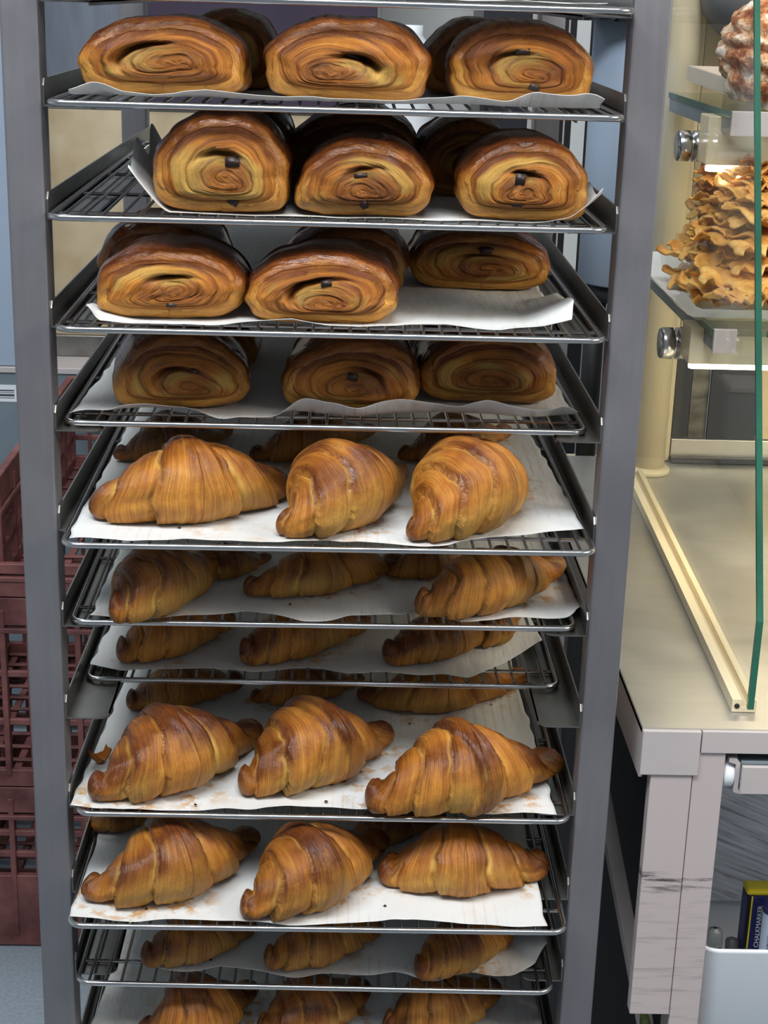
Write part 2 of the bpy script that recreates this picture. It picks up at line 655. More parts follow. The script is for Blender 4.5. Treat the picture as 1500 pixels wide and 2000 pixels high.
for i, (yo, xo, sk) in SLOT.items():
    t = thing('wire_tray', (xo, yo, TZ[i]), TRAYLBL[i], 'tray', 'wire trays in the rack')
    t.rotation_euler.z = sk
    if frame_me is None:
        rc = .011
        pts = []
        for cx, cy, a0 in ((TW-rc, TL-rc, 0), (-TW+rc, TL-rc, 90), (-TW+rc, rc, 180), (TW-rc, rc, 270)):
            for a in np.linspace(a0, a0+90, 6):
                pts.append((cx+rc*math.cos(math.radians(a)), cy+rc*math.sin(math.radians(a)), 0))
        frame_me = tube_mesh('frame', pts, RR, 10, True)
        frame_me.polygons.foreach_set('use_smooth', np.ones(len(frame_me.polygons), bool))
        frame_me.materials.append(MT['wire'])
    o = bpy.data.objects.new('frame', frame_me)
    COL.objects.link(o)
    o.parent = t
    for k in range(29):
        o = bpy.data.objects.new('wire', wire_me)
        COL.objects.link(o)
        o.parent = t
        o.location = (-.1885+k*.01346, .002, .0016)
    for y in (.034, .15, .29, .43, .556):
        o = bpy.data.objects.new('cross_wire', cross_me)
        COL.objects.link(o)
        o.parent = t
        o.location = (0, y, -.0012)

PZ = {i: TZ[i]+.0040 for i in SLOT}                # paper level

# ================================================================== PASTRIES
FOOT = {}                                          # tray -> footprint samples (x, y, r) for grease stains


def outline(th, w, h, seed, sq=2.18):
    """outline of the roll end: wide super-ellipse, flat underneath"""
    c, s = np.cos(th), np.sin(th)
    sq = np.where(s < 0, 3.4, sq)
    r = (np.abs(c)**sq+np.abs(s)**sq)**(-1/sq)
    r = r*(1+.03*np.sin(2*th+seed)+.026*np.sin(3*th+seed*2.1)+.010*np.sin(7*th+seed*1.7)+.008*np.sin(12*th+seed))
    x = r*c*w/2*(1-.09*np.maximum(s, 0)**1.5)
    z = np.where(s > 0, r*s*h*.60, r*s*h*.40)
    z = z-h*.10
    z = np.maximum(z, -h*.5)
    x = x*(1+.05*np.clip(-s-.5, 0, 1))
    return x, z


def make_roll(name, w, h, Lg, seed, cx=.1, cz=-.25, turns=3.1, handed=1, gap=(.6, 2.2, 1.0, .005), chocs=(), res=1.0, gloss=1):
    """chocolate roll lying with its coiled end towards -Y; returns (body mesh, [choc meshes])"""
    rng = np.random.RandomState(seed)
    nt = int(168*res)+1
    nf, ne, nb, nk = int(70*res), int(12*res)+4, int(26*res), 10
    th = np.linspace(-math.pi/2, 1.5*math.pi, nt)
    ox, oz = outline(th, w, h, seed*1.3)
    nv = nf+ne+nb+nk
    P = np.zeros((nt, nv, 3))
    lam = np.zeros((nt, nv))
    flow = np.zeros((nt, nv, 3))
    mask = np.zeros((nt, nv, 3))
    c0 = np.array([cx*w/2, cz*h/2])
    rho = np.linspace(0.0, 1, nf)**.85
    TH, RHO = np.meshgrid(th, rho, indexing='ij')
    er = .012*min(1, h/.055)                                # edge rounding radius
    inx, inz = 1-er/(w/2)*.8, 1-er/(h/2)*.8
    X = c0[0]*(1-RHO)+ox[:, None]*inx*RHO
    Z = c0[1]*(1-RHO)+oz[:, None]*inz*RHO
    ang = handed*(TH+math.pi/2)/(2*math.pi)
    q = np.stack([X*20, Z*20, np.full_like(X, seed*3.7)], -1)
    nz = fbm(q, seed, 2)
    nz2 = fbm(q*2.2, seed+5, 2)
    core = 1-sm(.15, .75, RHO)
    ph = RHO*turns+ang+.34*nz*(.35+.65*RHO)+.14*np.sin(2*TH+seed)*core+.16*nz2*core+.03*nz2+.18*np.sin(TH*2+seed*1.9)*RHO
    # wavy S folds in the heart
    ph = ph+core*.30*np.sin(Z*190+X*60*math.sin(seed)+seed)*sm(0, .2, RHO)
    u = ph-np.floor(ph)
    bead = (1-np.abs(2*u-1)**4)
    amp = .0019*(.45+.55*RHO)*sm(.02, .2, RHO)
    depth = -.012*(1-RHO**2.4)+(-amp*bead)+.0026*core
    # fine laminations in the geometry
    f1 = np.stack([ph*12, TH*1.6, np.full_like(X, seed)], -1)
    lines = vnoise(f1, seed+9)
    depth = depth-.0005*lines*sm(.0, .1, RHO)-.0026*nz-.0008*nz2
    # open gap
    g0, gt, gw, gd = gap
    dth = np.angle(np.exp(1j*(TH-gt)))
    win = np.exp(-(dth/gw)**2*1.6)
    gc = g0+.10*dth/gw*handed*.6
    prof = np.exp(-((RHO-gc)/.055)**2)
    depth = depth+gd*win*prof*1.5
    ledge = np.exp(-((RHO-(gc-.14))/.09)**2)*win
    outer = np.exp(-((RHO-(gc+.15))/.10)**2)*win
    depth = depth-.0022*outer+.002*ledge
    P[:, :nf, 0], P[:, :nf, 1], P[:, :nf, 2] = X, depth, Z
    lam[:, :nf] = ph
    flow[:, :, 1] = np.abs(((th[:, None]+math.pi/2)/math.pi)-1)*3
    flow[:, :nf, 1] *= (.25+.75*RHO)
    flow[:, :, 2] = seed*1.37
    uw = np.exp(-((u-.95)/.06)**2)
    tone = fbm(np.stack([ph*.9, TH*.7, np.full_like(X, seed*2.0)], -1), seed+21, 2)
    coil = 1-sm(g0-.06, g0+.04, RHO)
    sinT = np.sin(TH)
    mask[:, :nf, 0] = np.clip(.50*uw*(.3+.7*RHO)+.36*coil+outer*.40+.85*sm(.80, .97, RHO)*sm(-.1, .7, sinT)+.30*sm(-.05, .45, tone)+.16, 0, 1)
    mask[:, :nf, 1] = np.clip(ledge*1.3+.85*sm(.0, .45, -tone)*sm(.2, .5, RHO)*(1-sm(.86, .95, RHO)), 0, 1)
    mask[:, :nf, 2] = np.clip(prof*win*.95*(gd > .003)+.42*np.exp(-(np.minimum(u, 1-u)/.03)**2), 0, 1)  # recess shade of the open gap and coil grooves, painted as colour
    # rounded edge, body, back
    rows = []
    for k in range(ne):
        a = (k+1)/ne*math.pi/2
        rows.append((inx+(1-inx)*math.sin(a), inz+(1-inz)*math.sin(a), er*(1-math.cos(a)), .99+.05*math.sin(a)))
    for k in range(nb):
        t = (k+1)/nb
        bulge = 1+.035*math.sin(math.pi*min(1, t*1.3))-.05*t*t
        rows.append((bulge, bulge, er+t*(Lg-2*er), 1.05+t*.35))
    for k in range(nk):
        a = (k+1)/nk
        s = math.cos(a*math.pi/2)**.7
        rows.append((.985*s, .985*s, Lg-er+er*math.sin(a*math.pi/2), 1.4+.2*a))
    dbase = depth[:, -1]
    ringn = fbm(np.stack([np.cos(th)*1.3, np.sin(th)*1.3, np.full_like(th, seed*.77)], -1), seed+31, 2)
    for k, (sx_, sz_, y, rr) in enumerate(rows):
        c = nf+k
        P[:, c, 0] = ox*sx_
        P[:, c, 2] = oz*sz_
        P[:, c, 1] = y+dbase*max(0, 1-y/.05)
        lam[:, c] = turns+ang[:, 0]*.4+rr*1.6
        t = min(1, y/Lg)
        topness = sm(-.25, .55, np.sin(th))
        mask[:, c, 0] = np.clip((.60+1.3*sm(.0, .16, t))*(.28+1.0*topness)+.15*ringn, 0, 1.7)
        mask[:, c, 1] = np.clip(.4*(1-topness)*(1-t), 0, 1)
    body = P[:, nf:]
    n3 = fbm(body*np.array([45, 20, 45])+seed, seed+3, 3)
    seam = vnoise(np.stack([np.repeat(th[:, None]*3.2, body.shape[1], 1), body[..., 1]*25, np.full(body.shape[:2], seed*1.0)], -1), seed+8)
    # flaky strips: the outer sheet lies in slightly stepped bands round the roll near its mouth
    yy = body[..., 1]
    stp = (yy/.0075+.6*n3+.3*np.sin(TH[:, :1]*2+seed))
    us = stp-np.floor(stp)
    shed = -.0011*np.exp(-us/.25)*(1-sm(.02, .06, yy))
    k_ = 1+(.050*n3+.016*seam)*sm(0, .004, yy)+shed/(h/2)
    P[:, nf:, 0] *= k_
    P[:, nf:, 2] *= k_
    mask[:, nf:, 2] = np.clip(.5*np.exp(-us/.08)*(1-sm(.01, .05, yy)), 0, 1)  # shade under the flaky strips, also painted into the colour
    # settle on the tray: flat underside
    P[..., 2] += h/2
    zb = P[..., 2]
    P[..., 2] = np.where(zb < .002, .002*np.exp((np.minimum(zb, .002)-.002)/.006)*.999, zb)
    flow[..., 0] = lam
    V = P.reshape(-1, 3)
    # th starts at the bottom: first and last columns coincide
    me = quads(name, V, gridq(nt, nv), {'flow': flow.reshape(-1, 3), 'mask': mask.reshape(-1, 3)})
    cm = []
    for (fx, fz, cw, ch, rot) in chocs:
        ix = fx*w/2
        iz = fz*h/2+h/2
        dd = np.hypot(V[:, 0]-ix, V[:, 2]-iz)+np.where(V[:, 1] > .02, 9, 0)
        yl = V[np.argmin(dd), 1]
        bm = bmesh.new()
        bmesh.ops.create_cube(bm, size=1)
        bmesh.ops.bevel(bm, geom=bm.edges[:], offset=.16, segments=2, affect='EDGES')
        R_ = Matrix.Rotation(rot, 3, 'Y')
        for v in bm.verts:
            c = v.co.copy()
            c.x *= cw*(1+.15*math.sin(c.z*9+seed))
            c.z *= ch
            c.y *= .022
            v.co = R_ @ c+Vector((ix, yl+.0094, iz))
        m2 = bpy.data.meshes.new('chocolate_stick')
        bm.to_mesh(m2)
        bm.free()
        cm.append(m2)
    return me, cm


def put_roll(tray, xl, xr, yb, yt, seed, label, yaw=0.0, Lg=.105, Yf=None, h=None, hk=1.0, **kw):
    z = PZ[tray]
    if Yf is None:
        p = az((xl+xr)/2, yb, z)
        Y = max(p[1]+.004, SLOT[tray][0]+(.014, .004, .006, .026)[tray-1])
    else:
        Y = Yf
    a, b_ = ay(xl, yb, Y+.012), ay(xr, yb, Y+.012)
    w = (b_[0]-a[0])
    xc = (a[0]+b_[0])/2
    if h is None:
        el = math.atan2(CAM[2]-z, Y-CAM[1])
        vis = (yb-yt)*math.hypot(CAM[2]-z, Y-CAM[1])/FPX
        h = (vis-.55*Lg*math.sin(el))/math.cos(el)*hk
    me, cm = make_roll('body', w, h, Lg, seed, **kw)
    o = thing('chocolate_roll', (xc, Y, z), label, 'pastry', 'chocolate rolls on the upper trays')
    o.rotation_euler.z = yaw
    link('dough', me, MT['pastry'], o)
    for m2 in cm:
        link('chocolate_stick', m2, MT['choc'], o)
    FOOT.setdefault(tray, []).append(('roll', xc, Y, w, Lg))
    return o


R_ = put_roll
# tray 1
R_(1, 165, 482, 198, 36, 11, 'left roll of the highest row, with a pale open flap', cx=.22, cz=-.18, turns=2.3, handed=1, gap=(.66, 2.55, 1.1, .0085), Lg=.10)
R_(1, 515, 842, 205, 38, 23, 'middle roll of the highest row, with a dark slit beside its coil', cx=-.22, cz=-.38, turns=2.8, handed=-1, gap=(.50, .75, .9, .012), chocs=[(.02, .12, .018, .007, .35)])
R_(1, 868, 1158, 208, 44, 37, 'right roll of the highest row, a chocolate stick low in its coil', cx=.18, cz=-.32, turns=3.2, handed=1, gap=(.62, 2.3, .9, .005), chocs=[(.15, -.52, .009, .006, .2), (-.02, .30, .013, .005, -.1)])
R_(1, 350, 545, 190, 30, 41, 'dark chocolate roll half hidden behind the left one of the highest row', Yf=.095, h=.060, Lg=.11, res=.6)
R_(1, 822, 1010, 190, 30, 43, 'dark chocolate roll half hidden behind the right one of the highest row', Yf=.095, h=.057, Lg=.11, res=.6)
# tray 2
R_(2, 297, 570, 428, 226, 57, 'tall round chocolate roll at the left of the second row, wrapped by torn paper', cx=.12, cz=-.32, turns=3.4, handed=1, gap=(.55, 1.75, .75, .006), chocs=[(.18, .08, .016, .008, .0), (.18, -.72, .012, .007, .5)], hk=1.03)
R_(2, 577, 840, 436, 268, 63, 'middle roll of the second row with two chocolate sticks, one above the other', cx=.05, cz=-.32, turns=3.3, handed=-1, gap=(.62, 1.7, .7, .004), chocs=[(-.05, .12, .014, .005, -.1), (.0, -.55, .006, .010, -.3)])
R_(2, 888, 1148, 437, 260, 71, 'chocolate roll at the right of the second row with a glossy flaked right shoulder', cx=.0, cz=-.28, turns=3.3, handed=1, gap=(.52, 1.6, .6, .005), chocs=[(-.10, .08, .012, .011, .1), (-.12, -.52, .012, .005, 0)])
R_(2, 430, 572, 420, 215, 83, 'dark chocolate roll behind the tall left one of the second row', Yf=.11, h=.068, Lg=.11, res=.6)
R_(2, 552, 822, 420, 215, 87, 'dark chocolate roll behind the middle one of the second row', Yf=.115, h=.066, Lg=.12, res=.6)
R_(2, 808, 1006, 420, 232, 89, 'dark chocolate roll behind the right one of the second row', Yf=.115, h=.062, Lg=.12, res=.6)
# tray 3
R_(3, 188, 478, 630, 462, 97, 'wide left roll of the third row with a small dark hole in its coil', cx=.08, cz=-.28, turns=3.0, handed=-1, gap=(.56, 1.6, .7, .006), chocs=[(.05, -.50, .010, .004, 0)], Lg=.09)
R_(3, 480, 778, 640, 474, 101, 'middle roll of the third row with pale open flap and shiny lip', cx=.16, cz=-.38, turns=2.4, handed=-1, gap=(.62, 2.4, 1.1, .010), chocs=[(.05, .22, .012, .006, -.2)], Lg=.09)
R_(3, 800, 1068, 572, 462, 113, 'right roll of the third row, set back behind bare creased paper', cx=.2, cz=-.20, turns=2.6, handed=1, gap=(.58, 1.9, .9, .004), chocs=[(.05, .42, .014, .006, 0)], h=.050, Lg=.10)
R_(3, 195, 440, 600, 440, 127, 'flaky roll behind the left one of the third row', Yf=.085, h=.060, Lg=.11, res=.7)
R_(3, 560, 792, 600, 440, 131, 'dark chocolate roll behind the middle one of the third row', Yf=.10, h=.058, Lg=.11, res=.6)
# tray 4
R_(4, 225, 492, 812, 660, 139, 'chocolate roll at the left of the fourth row with a wavy folded heart', cx=.15, cz=-.38, turns=2.9, handed=1, gap=(.55, 2.2, .8, .007), chocs=[(.18, .10, .010, .005, .3)], h=.060, yaw=.12)
R_(4, 552, 822, 812, 660, 149, 'chocolate roll in the middle of the fourth row, standing apart on white paper', cx=.05, cz=-.35, turns=3.0, handed=1, gap=(.60, 1.1, .8, .006), chocs=[(.0, .10, .010, .008, .2)], h=.058)
R_(4, 822, 1080, 795, 660, 151, 'chocolate roll at the right of the fourth row, its foot hidden by the upturned paper', cx=.0, cz=-.3, turns=3.6, handed=1, gap=(.62, 1.7, .7, .002), h=.060)
R_(4, 300, 500, 760, 640, 157, 'dark chocolate roll deep behind the left one of the fourth row', Yf=.17, h=.055, Lg=.11, res=.6)
R_(4, 800, 1010, 760, 640, 163, 'dark chocolate roll deep behind the right one of the fourth row', Yf=.17, h=.055, Lg=.11, res=.6)


def make_croissant(A, B, C, rmax, seed, bands=3.2, slant=.30, tipr=.33, t0=0.0, step=.07, res=1.0, fl=.9, crust=.5, ridge=.5, pw=1.15, knob=1.0):
    """A,B,C: ground axis points (x,y) of left tip, middle, right tip, in local coordinates"""
    nu, nv = int(190*res), int(84*res)
    t = np.linspace(-1, 1, nu)
    # quadratic through A (t=-1), B (0), C (1)
    A, B, C = map(np.array, (A, B, C))
    if np.linalg.norm(C-A) > .165:
        k_ = .165/np.linalg.norm(C-A)
        A, C = B+(A-B)*k_, B+(C-B)*k_
    ln_ = np.linalg.norm(C-A)
    A, C = A+(A-C)/ln_*tipr*rmax*.75, C+(C-A)/ln_*tipr*rmax*.75
    a2 = (A+C)/2-B
    a1 = (C-A)/2
    sp = B+np.outer(t, a1)+np.outer(t*t, a2)
    tg = a1+np.outer(2*t, a2)
    tg /= np.linalg.norm(tg, axis=1)[:, None]
    nr = np.stack([-tg[:, 1], tg[:, 0]], 1)
    th = np.linspace(0, 2*math.pi, nv, endpoint=False)
    T, TH = np.meshgrid(t, th, indexing='ij')
    def bf(a):
        a = np.clip(a, 0, 1.15)
        core_ = tipr+(1-tipr)*np.cos(np.clip(a/.80, 0, 1)*math.pi/2)**pw
        neck = 1-.15*knob*np.exp(-((a-.76)/.05)**2)+.09*knob*np.exp(-((a-.90)/.07)**2)-.25*(1-knob)*np.clip(a-.8, 0, .25)/.2
        return core_*neck
    half = np.linalg.norm(C-A)/2
    er = tipr*rmax/half*1.0
    end = np.sqrt(np.clip(1-np.clip((np.abs(T)-(1-er))/er, 0, 1)**2, 0, 1))
    ca, sa = np.cos(TH), np.sin(TH)
    nzl = fbm(np.stack([T*2.2+seed, ca*1.2, sa*1.2], -1), seed, 2)
    rag = vnoise(np.stack([T*9+seed, ca*4, sa*4], -1), seed+2)
    side = np.sign(T-t0)
    s = np.abs(T-t0)*bands+slant*np.cos(TH-.5*side-.8)*(.5+np.abs(T))+.22*nzl+.04*rag+.36
    sf_ = np.abs(T-t0)*bands+slant*np.cos(TH-.5*side-.8)*(.5+np.abs(T))+.09*nzl
    u = s-np.floor(s)
    lvl = np.floor(s)
    base = bf(np.abs(T))
    bq = bf(np.abs(T)-(u-.5)/bands)
    # puffed, stepped wraps
    bul = step*.9*np.sin(np.pi*np.clip(u, 0, 1)**.8)-step*.8*np.exp(-u/.07)
    su = u*6-np.floor(u*6)
    lay = sm(.35, .8, u+.25*nzl)*(.4+.6*sm(-.2, .4, rag))
    bul = bul-.016*np.exp(-su/.22)*lay
    shape = (base*.42+bq*.58)*(1+bul)
    wr = .10
    rd = np.abs(T-t0+.07*ca*math.cos(seed)+.05*nzl)
    rk = sm(wr+.02, wr-.02, rd)*ridge
    shape = shape*(1+.085*rk)
    rr = rmax*shape*(1+.06*nzl)
    fn = vnoise(np.stack([sf_*14, np.abs(TH/math.pi-1)*2.5, np.full_like(T, seed)], -1), seed+4)
    lump = fbm(np.stack([T*9, ca*2.4, sa*2.4], -1)+seed, seed+6, 3)
    rr = rr*(1+.014*fn+.030*lump)
    rr = rr*end
    zc = rmax*bf(np.abs(t))*fl*.93
    off = rr*ca*1.04
    P = np.zeros((nu, nv, 3))
    P[..., 0] = sp[:, None, 0]+nr[:, None, 0]*off
    P[..., 1] = sp[:, None, 1]+nr[:, None, 1]*off
    P[..., 2] = zc[:, None]+rr*sa*fl
    zb = P[..., 2]
    P[..., 2] = np.where(zb < .003, .003*np.exp((np.minimum(zb, .003)-.003)/.005), zb)
    nb2 = fbm(P*np.array([30, 30, 30])+seed, seed+12, 3)
    nb3 = fbm(P*np.array([90, 90, 90])+seed, seed+14, 2)
    top = sm(-.2, .8, sa)
    edge = np.exp(-((1-u)/.14)**2)
    inner = np.exp(-((u-.10)/.075)**2)*sm(-.35, .35, nb2+.5*nb3)
    m0 = np.clip(crust*(.30+.80*top)*(.45+1.0*sm(-.30, .40, nb2))+.45*edge*top+.7*sm(.70, 1, np.abs(T))+.35*rk-.45*inner, 0, 1.3)
    m1 = np.clip(.85*inner*(.4+.6*top)+.65*(1-top)*sm(.95, .4, np.abs(T))*sm(-.45, .3, nb2)+.25*sm(.1, .5, -nb2), 0, 1)
    rl = np.exp(-((rd-wr)/.018)**2)*ridge
    m2 = np.clip(.45*np.exp(-su/.10)*lay*(.3+.7*top)+.85*np.exp(-u/.035)*(.3+.7*top)+.5*rl*top+.35*sm(.985, 1, np.abs(T))+.35*np.exp(-(zb/.004)**2), 0, 1)  # shadow lines at wrap steps painted in; tip ends and foot darkened too
    flow = np.stack([sf_*.9+side*3, np.abs(TH/math.pi-1)*2.2, np.full_like(T, seed*1.3)], -1)
    V = P.reshape(-1, 3)
    return quads('croissant', V, gridq(nu, nv, False, True)[:, ::-1], {'flow': flow.reshape(-1, 3), 'mask': np.stack([m0, m1, m2], -1).reshape(-1, 3)})


def put_cro(tray, Lp, Mp, Rp, hp, seed, label, **kw):
    z = PZ[tray]
    rough = az(Mp[0], Mp[1], z+.028)
    dep = (rough-CAM) @ fwd
    r = hp*dep/FPX
    M_ = az(Mp[0], Mp[1], z+r*.88)
    tr = kw.get('tipr', .33)
    A_, C_ = az(Lp[0], Lp[1], z+r*tr), az(Rp[0], Rp[1], z+r*tr)
    c = np.array([M_[0], M_[1]])
    me = make_croissant(A_[:2]-c, (0, 0), C_[:2]-c, r, seed, **kw)
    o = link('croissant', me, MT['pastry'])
    o.location = (c[0], c[1], z)
    tag(o, label, 'croissant', 'croissants on the lower trays')
    for k in np.linspace(-1, 1, 9):
        q = ((A_+C_)/2-M_)*k*k+(C_-A_)/2*k+M_
        FOOT.setdefault(tray, []).append(('c', q[0], q[1], r*(.35+.6*math.cos(k*1.5)), 0))
    return o


K = put_cro
K(5, (205, 968), (368, 935), (535, 935), 88, 201, 'big left croissant of the highest croissant row with a dark glossy patch', bands=2.6, crust=.45, tipr=.46, knob=0)
K(5, (545, 1008), (660, 945), (785, 900), 92, 207, 'middle croissant of the highest croissant row, its near tip bent down', bands=3.6, slant=.22, knob=.3)
K(5, (795, 1020), (910, 945), (1015, 915), 98, 211, 'plump croissant at the right of the highest croissant row with a pointed left tip', bands=4.2, slant=.2, step=.05, crust=.45, tipr=.30, knob=0)
K(5, (235, 880), (330, 850), (440, 835), 52, 213, 'croissant behind the left one of the highest croissant row, only its dark tip showing', res=.7, crust=.9)
K(5, (500, 880), (600, 850), (720, 835), 52, 217, 'dark croissant behind the middle one of the highest croissant row', res=.7, crust=1.0)
K(5, (790, 880), (880, 852), (985, 838), 52, 219, 'croissant behind the right one of the highest croissant row', res=.7, crust=.7)
K(6, (232, 1172), (300, 1132), (405, 1095), 72, 223, 'left croissant of the second croissant row, coiled tip pointing at the viewer', tipr=.5, bands=3, crust=.55)
K(6, (490, 1140), (620, 1112), (775, 1092), 52, 227, 'slim croissant in the middle of the second croissant row', tipr=.42, crust=.65)
K(6, (828, 1168), (945, 1132), (1078, 1098), 68, 229, 'right croissant of the second croissant row with a broad raised band', tipr=.45, t0=.35, ridge=1.2)
K(6, (400, 1110), (440, 1095), (520, 1085), 40, 231, 'dark croissant deep behind the left one of the second croissant row', res=.6, crust=1)
K(6, (760, 1110), (830, 1090), (900, 1080), 42, 233, 'dark croissant deep behind the gap right of the slim croissant', res=.6, crust=1)
K(7, (243, 1262), (330, 1228), (435, 1202), 56, 241, 'croissant at the left of the pushed-in tray with a dark snout-like tip', tipr=.50, crust=.6)
K(7, (488, 1268), (580, 1232), (700, 1205), 54, 243, 'croissant in the middle of the pushed-in tray with its tip folded like a knot', tipr=.55, crust=.5)
K(7, (765, 1268), (855, 1240), (935, 1222), 50, 251, 'dark ribbed croissant at the right of the pushed-in tray', tipr=.58, crust=.85, bands=4)
K(7, (935, 1245), (965, 1225), (1010, 1195), 36, 253, 'crumbled croissant end behind the right one of the pushed-in tray', res=.6, crust=.6)
K(8, (190, 1525), (330, 1458), (488, 1420), 88, 257, 'front left croissant of the two-row tray, a chip beside its tip', bands=3.4, crust=.75)
K(8, (482, 1515), (600, 1450), (745, 1425), 88, 263, 'front middle croissant of the two-row tray with a flap over its side', bands=3.2, crust=.6, t0=.15, ridge=1.3)
K(8, (735, 1545), (893, 1495), (1070, 1480), 88, 269, 'croissant lying free at the front right of the two-row tray with a tall curved band', bands=3.6, crust=.6, tipr=.38, t0=.05, ridge=1.4)
K(8, (262, 1362), (345, 1338), (460, 1325), 46, 271, 'croissant in the back row of the two-row tray, left, with a curled snout', res=.8, tipr=.5, crust=.7)
K(8, (500, 1355), (590, 1332), (700, 1322), 44, 277, 'dark croissant in the back row of the two-row tray, middle', res=.8, crust=.8)
K(8, (715, 1345), (855, 1338), (1018, 1312), 54, 281, 'long croissant in the back row of the two-row tray, right, with smooth golden belly', res=.8, crust=.35, bands=2.8)
K(9, (180, 1722), (330, 1672), (482, 1628), 84, 283, 'croissant at the left of the tray slid farthest out with a stubby knobbed tip', bands=3.2, crust=.6)
K(9, (485, 1755), (600, 1688), (735, 1630), 86, 293, 'middle croissant of the tray slid farthest out, glossy blisters above its tip', bands=3.4, crust=.65)
K(9, (762, 1690), (900, 1672), (1048, 1680), 72, 307, 'croissant at the right of the tray slid farthest out with two dark baked ends', bands=2.8, crust=.5, tipr=.44)
K(9, (180, 1600), (230, 1588), (320, 1575), 36, 311, 'croissant tip behind the left one of the tray slid farthest out', res=.6, crust=.9)
K(9, (680, 1640), (760, 1605), (860, 1590), 44, 313, 'dark croissant between middle and right ones of the tray slid farthest out', res=.6, crust=.9)
K(10, (292, 1858), (380, 1826), (480, 1802), 52, 317, 'croissant with a dark tip at the left of the tray with rounded paper corner', tipr=.5, crust=.7)
K(10, (532, 1862), (620, 1832), (725, 1805), 52, 331, 'croissant in the middle of the tray with rounded paper corner', tipr=.5, crust=.55)
K(10, (825, 1880), (895, 1845), (985, 1808), 54, 337, 'right croissant of the tray with rounded paper corner, ringed tip', tipr=.5, crust=.6, bands=4)
K(11, (290, 1995), (370, 1965), (485, 1925), 72, 347, 'croissant at the left of the lowest row, cut by the bottom edge', crust=.7)
K(11, (520, 1995), (600, 1962), (700, 1925), 66, 349, 'croissant in the middle of the lowest row, cut by the bottom edge', crust=.7, tipr=.45)
K(11, (765, 1990), (850, 1960), (955, 1925), 64, 353, 'croissant at the right of the lowest row, cut by the bottom edge', crust=.6, tipr=.45)

